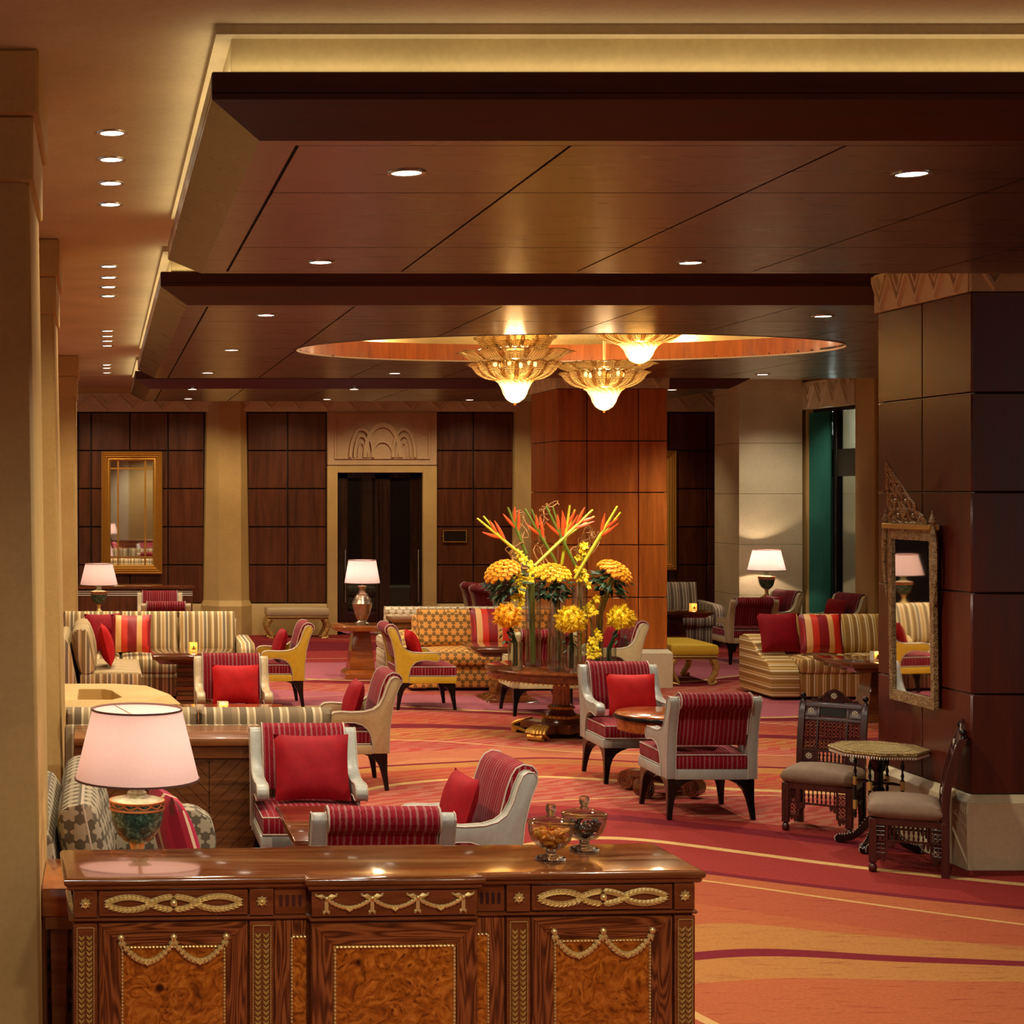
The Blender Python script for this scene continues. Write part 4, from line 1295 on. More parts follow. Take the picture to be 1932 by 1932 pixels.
# ---------------------------------------------------------------- gilt benches
def scroll_leg(sx, sy, hx, hy, H):
    pth, rr = [], []
    for i in range(15):
        t_ = i / 14
        z = H * (1 - t_)
        off = .045 * math.sin(t_ * PI * 1.25) - .02 * t_
        pth.append((sx * (hx - .05 + off), sy * (hy - .05), z)); rr.append(.040 - .020 * t_ + .008 * abs(math.sin(t_ * 14)))
    pth.append((sx * (hx - .05 + .02), sy * (hy - .05), .012)); rr.append(.018)
    return pth, rr
def make_bench(name, label, W, D, H, top, loc, rz=0):
    t = thing(name, label, 'bench', loc, rz)
    hx, hy = W / 2, D / 2
    b = B(); b.cushion(-hx, hx, -hy, hy, H - .12, H, .015, .03); b.done('seat', top, t)
    b = B(); b.box(-hx + .01, hx - .01, -hy + .01, hy - .01, H - .165, H - .12); b.done('rail', 'gold_soft', t, .006, 2)
    b = B(); b.box(-hx + .02, hx - .02, -hy + .005, hy - .005, H - .15, H - .138); b.done('rail_line', 'fascia', t)
    for sx in (-1, 1):
        for sy in (-1, 1):
            p, r = scroll_leg(sx, sy, hx, hy, H - .16)
            b = B(); b.tube(p, r, 8); b.ball((p[-1][0] + sx * .012, p[-1][1], .022), .022, 8, 5); b.done('leg', 'gold_soft', t)
    return t
make_bench('gilt_bench', 'long upholstered bench with gilded scroll legs against the back wall', .90, .42, .44, 'leather_sand', (2.80, 24.28, 0))
make_bench('gilt_bench', 'yellow upholstered bench with gilded legs beside the orange pillar', .52, .95, .44, 'leather_mustard', (6.46, 18.72, 0))

# faceted stone plinth beside the aisle column
def stone_plinth():
    t = thing('stone_planter', 'faceted cream stone trough between the striped sofas', 'planter', (0, 0, 0), 0)
    o0 = [(-.42, 12.3), (.38, 12.3), (.62, 12.75), (.42, 13.45), (.1, 13.62), (-.42, 13.62)]
    def ins(k): 
        cx, cy = .02, 12.95
        return [(cx + (x - cx) * k, cy + (y - cy) * k) for x, y in o0]
    r = lambda pts, z: [(x, y, z) for x, y in pts]
    rec = [(-.2, 12.52), (.02, 12.52), (.14, 12.75), (.06, 13.2), (-.02, 13.3), (-.2, 13.3)]
    b = B(); b.loft([r(o0, 0), r(o0, .46), r(ins(.80), .56), r(rec, .54), r(rec, .40)], cap=True)
    b.done('trough', 'stone', t, .004, smooth=0)
stone_plinth()
# ---------------------------------------------------------------- tables
def make_pedestal_table(name, label, W, D, H, loc, mat='table_dark', glass=True, taper=True, slats=False, rz=0, group='square lounge tables'):
    t = thing(name, label, 'table', loc, rz, group)
    hx, hy = W / 2, D / 2
    b = B(); b.box(-hx, hx, -hy, hy, H - .035, H); b.done('table_top', mat, t, .005, 2)
    b = B(); b.frustum(-hx + .08, hx - .08, -hy + .08, hy - .08, H - .085, -hx + .02, hx - .02, -hy + .02, hy - .02, H - .036); b.done('apron', mat, t)
    if slats:
        for i in range(9):
            z = .06 + i * .045; k = .16 + .012 * (i % 2)
            b = B(); b.box(-k, k, -k, k, z, z + .04); b.done('slat', mat if i % 2 else 'chevron', t)
    else:
        b = B(); b.frustum(-.16, .16, -.16, .16, .06, -.09, .09, -.09, .09, H - .085); b.done('pedestal', mat, t, .006)
    b = B(); b.frustum(-hx * .66, hx * .66, -hy * .66, hy * .66, 0, -hx * .60, hx * .60, -hy * .60, hy * .60, .03); b.frustum(-hx * .58, hx * .58, -hy * .58, hy * .58, .03, -.17, .17, -.17, .17, .065); b.done('base', mat, t, .003)
    return t
make_pedestal_table('lounge_table', 'dark polished table between the armchairs behind the desk', .56, .83, .55, (1.13, 7.86, 0))
make_pedestal_table('lounge_table', 'polished table with the white votive, behind the striped banquette', .84, .80, .55, (.88, 11.86, 0), 'table')
make_pedestal_table('lounge_table', 'reflecting table with the orange votive by the corner sofa', .82, .80, .55, (.87, 16.25, 0), slats=True)
make_pedestal_table('lounge_table', 'reflecting table in front of the orange star sofa', .80, .78, .55, (4.10, 16.95, 0))
make_pedestal_table('lounge_table', 'dark table in front of the gold striped sofa beside the pillar', .84, .84, .55, (7.18, 15.50, 0))
make_pedestal_table('lounge_table', 'dark glossy table in front of the grey sofa in the far recess', .8, .8, .55, (7.55, 22.15, 0))


def make_side_table(name, label, W, H, loc):
    t = thing(name, label, 'side table', loc)
    h = W / 2
    b = B(); b.box(-h, h, -h, h, H - .05, H); b.done('table_top', 'table', t, .004, 2)
    b = B(); b.frustum(-h + .12, h - .12, -h + .12, h - .12, H - .085, -h + .03, h - .03, -h + .03, h - .03, H - .05); b.done('apron', 'table', t)
    b = B(); b.frustum(-.145, .145, -.145, .145, .10, -.095, .095, -.095, .095, H - .085); b.done('pedestal', 'table', t, .004)
    b = B(); b.box(-.20, .20, -.20, .20, 0, .06); b.frustum(-.20, .20, -.20, .20, .06, -.15, .15, -.15, .15, .10); b.done('base', 'table', t, .004)
    return t
make_side_table('side_table', 'square wooden pedestal table under the brass lamp before the glazed door', .62, .60, (2.92, 19.0, 0))
make_side_table('side_table', 'wooden pedestal table under the far left urn lamp', .6, .64, (-.06, 19.98 + .2, 0))
make_side_table('side_table', 'wooden pedestal table under the lamp by the window', .5, .68, (8.95, 22.55, 0))
t = thing('side_table', 'orange wooden table behind the desk holding the near urn lamp', 'side table', (.12, 6.15, 0))
b = B(); b.box(-.34, .34, -.24, .24, .60, .70); b.done('table_top', 'table', t, .004, 2)
b = B(); b.box(-.33, .33, -.23, .23, .55, .60); b.done('apron', 'bench_wood', t, .003)
for sx in (-1, 1):
    for sy in (-1, 1): b = B(); b.frustum(sx * .28 - .02, sx * .28 + .02, sy * .18 - .02, sy * .18 + .02, 0, sx * .28 - .03, sx * .28 + .03, sy * .18 - .03, sy * .18 + .03, .55); b.done('leg', 'bench_wood', t)


# small round table between the two armchairs
t = thing('round_table', 'small round table with black rim between the two grey armchairs', 'table', (3.89, 11.66, 0), PI / 4)
b = B(); b.lathe([(.0, .535), (.30, .535), (.312, .545), (.312, .56), (.30, .57), (0, .571)], seg=48); b.done('table_top', 'table', t)
b = B(); b.lathe([(.302, .522), (.318, .528), (.320, .545), (.316, .553), (.308, .555)], seg=48, cap=False); b.done('rim', 'black', t)
b = B(); b.lathe([(.0, .44), (.285, .44), (.297, .45), (.297, .524), (0, .53)], seg=48); b.done('apron', 'table', t)
b = B(); b.lathe([(.10, .10), (.07, .14), (.055, .2), (.06, .36), (.10, .44)], seg=20); b.done('pedestal', 'table_dark', t)
def scroll_foot(t, ang, R, r, w, mat, z0=0.0):
    """voluted foot at radius R in direction ang: arm plus spiral roll"""
    M = Matrix.Rotation(ang, 4, 'Z')
    b = B()
    b.prism([(.04, z0 + r * 1.1), (R - r * .2, z0 + r * 1.55), (R + r * .1, z0 + r * 2.0), (R * .5, z0 + r * 2.1), (.04, z0 + r * 2.3)], 'y', -w / 2, w / 2)
    prev = None
    pts = []
    for i in range(30):
        a = PI / 2 - i * 2 * PI / 12
        rr = r * (1 - i / 36)
        pts.append((R + rr * math.cos(a), z0 + r + rr * math.sin(a)))
    for p, q in zip(pts[:-1], pts[1:]):
        d = Vector((q[0] - R, q[1] - z0 - r)); k = max(0, 1 - .012 / max(.013, d.length))
        pi_, qi = (R + (p[0] - R) * .72, z0 + r + (p[1] - z0 - r) * .72), (R + (q[0] - R) * .72, z0 + r + (q[1] - z0 - r) * .72)
        b.loft([[(p[0], -w / 2, p[1]), (q[0], -w / 2, q[1]), (qi[0], -w / 2, qi[1]), (pi_[0], -w / 2, pi_[1])], [(p[0], w / 2, p[1]), (q[0], w / 2, q[1]), (qi[0], w / 2, qi[1]), (pi_[0], w / 2, pi_[1])]])
    cyl = [(R + r * .86 * math.cos(2 * PI * i / 16), z0 + r + r * .86 * math.sin(2 * PI * i / 16)) for i in range(16)]
    b.prism(cyl, 'y', -w / 2 + .006, w / 2 - .006)
    for v in b.bm.verts: v.co = M @ v.co
    return b.done('scroll_foot', mat, t)
for k in range(4): scroll_foot(t, k * PI / 2, .24, .072, .10, 'table_dark')

# big round table with the flowers
FT = (4.12 - .17, 14.42)
t = thing('flower_table', 'large round mahogany pedestal table carrying the glass vases', 'table', (FT[0], FT[1], 0), PI / 4)
b = B(); b.lathe([(0, .505), (.58, .505), (.62, .515), (.635, .535), (.635, .575), (.645, .58), (.645, .592), (.63, .60), (0, .60)], seg=64); b.done('table_top', 'table_dark', t)
b = B()
for i in range(90): a = 2 * PI * i / 90; b.ball((.615 * math.cos(a), .615 * math.sin(a), .506), .009, 6, 4)
tag(b.done('bead_edge', 'gold_dull', t), None, None, None, 'stuff')
b = B()
n = 48
def flut(z, R, dep): return [((R - dep * (0.5 + 0.5 * math.cos(12 * 2 * PI * i / n))) * math.cos(2 * PI * i / n), (R - dep * (0.5 + 0.5 * math.cos(12 * 2 * PI * i / n))) * math.sin(2 * PI * i / n), z) for i in range(n)]
b.loft([flut(.27, .072, .0), flut(.275, .078, .012), flut(.47, .070, .012), flut(.49, .072, 0), flut(.505, .10, 0)]); b.done('fluted_column', 'table', t)
b = B(); b.lathe([(.17, .13), (.155, .17), (.115, .21), (.095, .24), (.09, .275)], seg=32); b.done('pedestal', 'table_dark', t)
for z, r in ((.252, .098), (.175, .152)):
    b = B(); b.lathe([(r - .01, z - .014), (r + .006, z - .012), (r + .01, z), (r + .006, z + .012), (r - .01, z + .014)], seg=32, cap=False)
    for i in range(24): a = 2 * PI * i / 24; b.ball(((r + .008) * math.cos(a), (r + .008) * math.sin(a), z), (.012, .012, .010), 6, 4)
    b.done('gilt_collar', 'gold_dull', t)
b = B()
for a in (0, PI / 2):
    M = Matrix.Rotation(a, 4, 'Z'); b.box(-.36, .36, -.075, .075, .05, .12, M)
b.box(-.18, .18, -.18, .18, .045, .13); b.done('cross_base', 'table_dark', t, .006)
for k in range(4):
    M = Matrix.Rotation(k * PI / 2, 4, 'Z')
    b = B()
    for i in range(7):
        yy = (i - 3) * .019
        b.tube([M @ Vector((.32 + .13 * math.sin(s * PI) * (1 - abs(i - 3) * .06), yy * (1 + .5 * math.sin(s * PI)), .006 + .10 * (1 - s) + .012)) for s in [q / 8 for q in range(9)]], .014, 6)
    b.tube([M @ Vector((.42, -.07, .03)), M @ Vector((.42, .07, .03))], .03, 8)
    b.done('paw_foot', 'gold_dull', t)

# ---------------------------------------------------------------- votive candles
def votive(label, loc, dark=False):
    t = thing('votive_candle', label, 'candle holder', loc, .1, 'votive candles on the tables')
    b = B(); k = .035; h = .085
    b.box(-k, k, -k, k, 0, .006)
    for (a0, a1, c0, c1) in ((-k, k, -k, -k + .004), (-k, k, k - .004, k), (-k, -k + .004, -k, k), (k - .004, k, -k, k)): b.box(a0, a1, c0, c1, .006, h)
    b.done('holder', 'flame' if dark else 'ivory', t)
    b = B(); b.box(-k * .75, k * .75, -k - .002, -k - .0005, .02, h - .018); b.done('glow_window', 'flame', t)
    b = B()
    for x, w, z0, z1 in ((0, .012, .018, .062), (-.013, .009, .018, .046), (.013, .009, .018, .046)): b.prism([(x - w / 2, z0), (x + w / 2, z0), (x + w / 2, z1 - .012), (x, z1), (x - w / 2, z1 - .012)], 'y', -k - .004, -k - .0021)
    b.done('dark_motif', 'dark_iron', t)
    lamp_light('votive_light', 'POINT', (loc[0], loc[1] - .06, loc[2] + .07), .25, (1, .45, .12), .02)
votive('white votive candle holder on the table before the red cushioned armchair', (.885 - .05, 11.72, .5505))
votive('orange glowing votive on the table by the corner sofa', (.87 + .005, 16.35, .5505), True)
votive('white votive with dark motif on the small round table', (4.06, 11.62, .5725))
votive('orange glowing votive in the far recess beside the grey sofa', (7.8, 22.1, .5505), True)
votive('pale votive at the pillar edge on the table of the gold striped sofa', (7.27 - .13, 15.45, .5505))

# ---------------------------------------------------------------- table lamps
def shade(t, z0, z1, r0, r1, seg=40):
    b = B(); b.lathe([(r0, z0), (r1, z1)], seg=seg, cap=False); s = b.done('lamp_shade', 'shade', t)
    for z, r in ((z0, r0), (z1, r1)):
        b = B(); b.lathe([(r - .002, z - .003), (r + .003, z - .003), (r + .003, z + .004), (r - .002, z + .004), (r - .002, z - .003)], seg=seg, cap=False)
        b.done('binding', 'shade_trim', s)
    b = B()
    for k in range(3): a = 2 * PI * k / 3; b.tube([(0, 0, z1 - .03), (r1 * .97 * math.cos(a), r1 * .97 * math.sin(a), z1 - .004)], .002, 4)
    b.tube([(0, 0, z0 - .02), (0, 0, z1 - .03)], .006, 6)
    b.done('shade_spider', 'brass', t)
    b = B(); b.ball((0, 0, (z0 + z1) / 2 - .02), (.03, .03, .04), 10, 6); b.done('bulb', 'bulb', t)


def urn_lamp(label, loc, k=1.0, power=9):
    t = thing('table_lamp', label, 'lamp', loc, 0, 'urn table lamps')
    t.scale = (k, k, k)
    b = B(); b.box(-.055, .055, -.055, .055, 0, .018); b.lathe([(.05, .018), (.045, .03), (.028, .045), (.02, .075), (.026, .10), (.03, .112)], seg=24); b.done('foot', 'gold', t)
    prof = [(.022, .108), (.05, .122), (.072, .145), (.088, .178), (.096, .212), (.098, .24)]
    n = 48
    b = B(); b.loft([[(r * (1 - .012 * abs(math.sin(9 * PI * i / n))) * math.cos(2 * PI * i / n), r * (1 - .012 * abs(math.sin(9 * PI * i / n))) * math.sin(2 * PI * i / n), z) for i in range(n)] for r, z in prof]); b.done('urn', 'marble', t)
    b = B(); b.lathe([(.096, .238), (.098, .240), (.098, .262), (.096, .264)], seg=40); b.done('band', 'marble', t)
    b = B()
    for z in (.241, .267): b.lathe([(.096, z - .005), (.102, z - .004), (.103, z), (.102, z + .004), (.096, z + .005)], seg=40, cap=False)
    for i in range(12):
        a0 = 2 * PI * i / 12
        for rr in (0, .005): b.tube([(.1005 * math.cos(a0 + 2 * PI / 12 * s), .1005 * math.sin(a0 + 2 * PI / 12 * s), .263 - rr - (.014 - rr) * math.sin(s * PI)) for s in [q / 6 for q in range(7)]], .0022, 4)
    b.done('swag_band', 'copper', t)
    b = B(); b.lathe([(.098, .27), (.08, .276), (.045, .284), (.036, .29), (.036, .298), (.028, .304), (.026, .318), (.036, .328), (.044, .333), (.044, .34), (.02, .345)], seg=32); b.done('neck', 'celadon', t)
    b = B(); b.tube([(0, 0, .34), (0, 0, .42)], .008, 8); b.done('stem', 'brass', t)
    shade(t, .350, .603, .2275, .165)
    lamp_light('lamp_glow', 'POINT', (loc[0], loc[1], loc[2] + .47 * k), power, (1.0, .76, .56), .035)
    return t
URN_P = 12
urn_lamp('large urn table lamp with pale pink shade standing behind the desk', (.122, 6.15, .70), 1.0, URN_P)
urn_lamp('small urn lamp with pink shade in front of the far left gilt mirror', (-.06, 20.18, .64), 1.0, URN_P * 1.3)
urn_lamp('urn lamp with pink shade lighting the stone column by the window', (8.95, 22.55, .68), 1.08, URN_P * 5.5)
t = thing('table_lamp', 'engraved brass vase lamp with white shade before the glazed door', 'lamp', (2.94, 19.0, .60))
b = B(); b.lathe([(.085, 0), (.085, .02), (.06, .035), (.05, .05), (.066, .075), (.086, .13), (.108, .20), (.112, .235), (.116, .24), (.112, .246), (.102, .28), (.07, .335), (.045, .37), (.036, .40), (.042, .43), (.05, .44), (.03, .445)], seg=36); b.done('vase_body', 'brass', t)
b = B()
for z, r in ((.12, .088), (.24, .116), (.29, .099), (.345, .066)): b.lathe([(r - .004, z - .004), (r + .003, z - .002), (r + .003, z + .002), (r - .004, z + .004)], seg=36, cap=False)
b.done('raised_bands', 'silver', t)
shade(t, .475, .735, .20, .155)
lamp_light('lamp_glow', 'POINT', (2.94, 19.0, .60 + .60), URN_P * 1.6, (1.0, .80, .62), .035)


# ---------------------------------------------------------------- chandeliers
def petal_mesh(b, r0, r1, z0, h, half, curl, M=None):
    """one ribbed, curled glass petal growing outwards from radius r0"""
    n, m_ = 10, 14
    rows = []
    for i in range(n + 1):
        s = i / n
        rr = r0 + (r1 - r0) * math.sin(min(1, s * 1.05) * PI / 2) ** .9
        zz = z0 + h * s ** 1.7
        if s > .75: rr += curl * ((s - .75) / .25) ** 1.5; zz -= h * .16 * ((s - .75) / .25) ** 2
        w = half * (.45 + .55 * math.sin(min(1, s * 1.15) * PI / 2)) * (1 if s < .8 else math.sqrt(max(.10, 1 - ((s - .8) / .21) ** 2)))
        row = []
        for j in range(m_ + 1):
            u = -1 + 2 * j / m_
            p = Vector((rr - (.05 * u * u) * (.4 + s * .6) + (.0035 if j % 2 else -.0035), w * u, zz + .012 * u * u * s))
            row.append(M @ p if M is not None else p)
        rows.append(row)
    edge = [r[0] for r in rows] + rows[-1][1:-1] + [r[-1] for r in reversed(rows)]
    b.tube(edge, .0042, 4)
    for th in (0,):
        vs = [[b.bm.verts.new(p) for p in r] for r in rows]
        for i in range(n):
            for j in range(m_): b.face([vs[i][j], vs[i + 1][j], vs[i + 1][j + 1], vs[i][j + 1]])
    return b


def chandelier(label, loc, ztop, tiers, bell, k=1.0):
    t = thing('chandelier', label, 'chandelier', loc, 0, None)
    for (r0, r1, z0, h, cnt, curl, a_off) in tiers:
        half = PI * r1 / cnt * 1.06
        for i in range(cnt):
            if i == 0:
                b = B(); petal_mesh(b, r0, r1, z0, h, half, curl); p0 = b.done('glass_petal', 'amber', t, smooth=60); p = p0
            else:
                p = p0.copy(); COL.objects.link(p); p.parent = t
            p.rotation_euler = (0, 0, 2 * PI * (i + a_off) / cnt)
    rb, zb, hb = bell
    b = B()
    prof = [(rb, zb), (rb * .82, zb - hb * .12), (rb * .66, zb - hb * .35), (rb * .56, zb - hb * .6), (rb * .42, zb - hb * .82), (rb * .2, zb - hb * .96), (.008, zb - hb)]
    n = 96
    b.loft([[(r * (1 + .055 * math.cos(16 * 2 * PI * i / n)) * math.cos(2 * PI * i / n + .9 * q), r * (1 + .055 * math.cos(16 * 2 * PI * i / n)) * math.sin(2 * PI * i / n + .9 * q), z) for i in range(n)] for q, (r, z) in zip([0, .3, .7, 1, 1.2, 1.4, 1.5], prof)], cap=False)
    b.ball((0, 0, zb - hb - .008), .012, 8, 5)
    b.done('glass_bell', 'bell_glass', t, smooth=60)
    b = B(); b.tube([(0, 0, zb), (0, 0, ztop - loc[2] if False else ztop)], .012, 8)
    b.lathe([(.05, ztop - .03), (.07, ztop)], seg=20)
    for i in range(6): a = 2 * PI * i / 6; b.tube([(0, 0, zb + .02), (.10 * math.cos(a), .10 * math.sin(a), zb + .05), (.16 * math.cos(a), .16 * math.sin(a), zb + .11)], .005, 5)
    b.done('brass_stem', 'gold', t)
    for i in range(6):
        a = 2 * PI * i / 6
        b = B(); b.ball((.16 * math.cos(a), .16 * math.sin(a), zb + .125), (.016, .016, .024), 8, 5); b.done('bulb', 'bulb', t)
    for sx in (-1, 1): b = B(); b.ball((sx * rb * .3, 0, zb - hb * .45), (.02, .02, .026), 8, 5); b.done('bulb', 'bulb', t)
    x, y, z = loc
    lamp_light('chandelier_glow', 'POINT', (x, y, z + zb - hb * .4), 5, WARM, .03)
    lamp_light('chandelier_glow', 'POINT', (x, y, z + zb + .16), 15, WARM, .08)
    lamp_light('chandelier_beam', 'SPOT', (x, y, z + zb - hb - .04), 125, WHITE, .06, (0, 0, 0), 2.7, .8)
    return t
BIG = [(.12, .34, 0.0, .16, 16, .05, 0), (.20, .40, .14, .10, 12, .07, .5), (.14, .30, .235, .13, 14, .03, 0)]
MID = [(.12, .35, 0.0, .16, 16, .04, 0), (.20, .40, .15, .07, 12, .05, .5)]
chandelier('left chandelier with three tiers of amber glass petals and a bell', (3.30, 13.4, 3.00), 3.62 - 3.00, BIG, (.16, 0.01, .19))
chandelier('lower right chandelier hanging in front of the orange pillar', (4.345, 14.5, 3.005), 3.62 - 3.005, MID, (.17, 0.0, .19))
chandelier('upper right chandelier tucked into the oval ceiling recess', (4.25, 13.25, 3.285), 3.62 - 3.285, [(.13, .36, 0.0, .16, 16, .05, 0), (.2, .4, .14, .08, 12, .05, .5)], (.17, 0.0, .16))
# ---------------------------------------------------------------- carved and gilded desk in front
DA = math.radians(3.1)
DK_W, DK_D, DK_H = 2.035, .40, .88
desk = thing('carved_commode', 'long mahogany commode with gilt garlands and burl panels in front', 'commode', (-.108, 5.30, 0), DA)
CB = (.763, 1.303)      # breakfront section
PRO = .04


def desk_box(name, mat, x0, x1, y0, y1, z0, z1, bev=.0015, parent=None):
    b = B(); b.box(x0, x1, y0, y1, z0, z1)
    return b.done(name, mat, parent or desk, bev)


def rim_outline(o):
    a, c = CB
    return [(-.0 - o, -o), (a - o, -o), (a - o, -PRO - o), (c + o, -PRO - o), (c + o, -o), (DK_W + o, -o), (DK_W + o, DK_D + o), (c + .0, DK_D + o), (c, DK_D + o + .02), (a, DK_D + o + .02), (a, DK_D + o), (-o, DK_D + o)]
b = B()
rings = []
for o, z in ((-.012, .835), (.004, .838), (.010, .846), (.010, .852), (.016, .856), (.020, .864), (.018, .873), (.010, .879), (.0, .88)):
    rings.append([(x, y, z) for x, y in rim_outline(o)])
b.loft(rings); b.done('desk_top', 'desk_top', desk, smooth=50)
# carcass
b = B(); b.box(.02, DK_W - .02, .02, DK_D - .01, .06, .838); b.box(CB[0] + .01, CB[1] - .01, -PRO + .02, .03, .06, .838); b.done('carcass', 'desk', desk)
b = B(); b.loft([[(x, y, z) for x, y in rim_outline(-.002)] for z in (0.0, .06)]); b.done('plinth', 'desk', desk, .003)
b = B()
rr = []
for o, z in ((-.016, .732), (-.004, .735), (.002, .742), (-.003, .748), (-.016, .752)): rr.append([(x, y, z) for x, y in rim_outline(o)])
b.loft(rr, cap=False); b.done('waist_moulding', 'desk', desk, smooth=50)

def gilt_leaf_chain(b, pts, L, W, yf, both=True, spread=.55):
    """overlapping leaves along a curve in the XZ plane, standing proud of the face y=yf (towards -Y)"""
    for i in range(len(pts) - 1):
        p, q = Vector((pts[i][0], 0, pts[i][1])), Vector((pts[i + 1][0], 0, pts[i + 1][1]))
        d = (q - p).normalized(); n = Vector((d.z, 0, -d.x))
        for s in ((-1, 1) if both else (1,)):
            dd = (d + n * s * spread).normalized()
            b.leaf(p + Vector((0, yf - .002, 0)), dd + Vector((0, -.18, 0)), (0, -1, 0), L, W, .45)
        b.leaf(p + Vector((0, yf - .005, 0)), d + Vector((0, -.05, 0)), (0, -1, 0), L, W * .9, .5)

def wreath(x0, x1, zc, yf, h, parent):
    b = B(); n = 30
    for s in (-1, 1):
        pts = [(x0 + (x1 - x0) * i / n, zc + s * h * abs(math.sin((i / n) * 3 * PI)) ** .8 * (1 if True else 0) + s * .003) for i in range(n + 1)]
        half = n // 2
        gilt_leaf_chain(b, list(reversed(pts[:half + 1])), .026, .0125, yf, True, .42)
        gilt_leaf_chain(b, pts[half:], .026, .0125, yf, True, .42)
    tag(b.done('gilt_wreath', 'gold', parent), None, None, None, 'stuff')

def rosette(x, z, yf, r, parent):
    b = B()
    for i in range(8):
        a = 2 * PI * i / 8
        b.leaf((x, yf - .003, z), (math.cos(a), -.1, math.sin(a)), (0, -1, 0), r, r * .8, .5)
    b.ball((x, yf - .008, z), (.007, .006, .007), 8, 5)
    b.done('gilt_rosette', 'gold', parent)

def bead_line(b, p, q, yf, r=.0042, step=.0115):
    p, q = Vector((p[0], yf, p[1])), Vector((q[0], yf, q[1])); L = (q - p).length; n = max(1, int(L / step)); d = (q - p).normalized()
    along = abs(d.x) > .5
    for i in range(n):
        c = p + d * (L * (i + .5) / n)
        b.ball((c.x, yf - .002, c.z), (r * (1.3 if along else 1), r * 1.1, r * (1 if along else 1.3)), 6, 4)

def leaf_panel(x0, x1, z0, z1, yf, name='gilt_leaf_strip'):
    b = B()
    for (u0, u1, w0, w1) in ((x0, x1, z1 - .003, z1), (x0, x0 + .003, z0, z1), (x1 - .003, x1, z0, z1)):
        b.box(u0, u1, yf - .004, yf + .001, w0, w1)
    z = z0; k = 0
    while z < z1 - .03:
        for s in (-1, 1):
            xc = (x0 + x1) / 2 + s * (x1 - x0) * .22
            w = (x1 - x0) * .17
            for t_ in (-1, 1): b.leaf((xc, yf - .001, z), (t_ * .5, -.15, 1), (0, -1, 0), .024, .011, .5)
        z += .0165
    for xx in (x0 + .001, x1 - .001): bead_line(b, (xx, z0), (xx, z1), yf - .002, .0024, .0085)
    tag(b.done(name, 'gold_soft', desk), None, None, None, 'stuff')

def swag(b, x0, x1, zt, drop, yf, L=.02, W=.013, n=15):
    pts = [(x0 + (x1 - x0) * i / n, zt - drop * abs(math.sin(PI * i / n)) ** .85) for i in range(n + 1)]
    h = n // 2 + 1
    gilt_leaf_chain(b, pts[:h + 1], L, W, yf); gilt_leaf_chain(b, list(reversed(pts[h:])), L, W, yf)
    b.tube([(p[0], yf - .004, p[1]) for p in pts], .005, 6)
    for dx in (-.006, .006, 0): b.ball(((x0 + x1) / 2 + dx, yf - .008, zt - drop - .004 - (.004 if dx == 0 else 0)), .0045, 6, 4)

# pilasters: block with rosette above, gilt leaf strip below
for x0, x1 in ((.012, .086), (.574, .651), (1.406, 1.483), (1.957, 2.024)):
    desk_box('pilaster_block', 'desk', x0, x1, -.004, .02, .752, .836)
    desk_box('pilaster', 'desk', x0, x1, -.006, .02, .06, .732)
    xc = (x0 + x1) / 2
    rosette(xc, .797, -.004, .020, desk)
    leaf_panel(x0 + .009, x1 - .009, .10, .722, -.006)
# fluted frieze blocks and narrow recessed panels
for x0, x1, px in ((.655, .758, .705), (1.308, 1.402, 1.312)):
    b = B(); n = 4; w = x1 - x0
    desk_box('flute_block', 'desk', x0, x1, .006, .02, .752, .836)
    for i in range(n):
        xc = x0 + w * (.20 + .6 * i / (n - 1))
        b.prism([(xc + .0058 * math.cos(a), (.782 if math.sin(a) < 0 else .808) + .0058 * math.sin(a)) for a in [2 * PI * q / 12 for q in range(12)]], 'y', .0045, .007)
    b.done('flutes', 'fascia', desk, smooth=0)
    desk_box('recess_stile', 'rosewood_stile', x0, x1, .008, .02, .06, .732)
    q0, q1 = (x0 + .055, x1) if x0 < 1 else (x0, x1 - .055)
    desk_box('recess_burl', 'burl', q0, q1, .004, .012, .08, .678)
    b = B(); bead_line(b, ((q0 if x0 < 1 else q1), .08), ((q0 if x0 < 1 else q1), .680), .003); bead_line(b, (q0, .680), (q1, .680), .003)
    tag(b.done('bead_border', 'gold', desk), None, None, None, 'stuff')
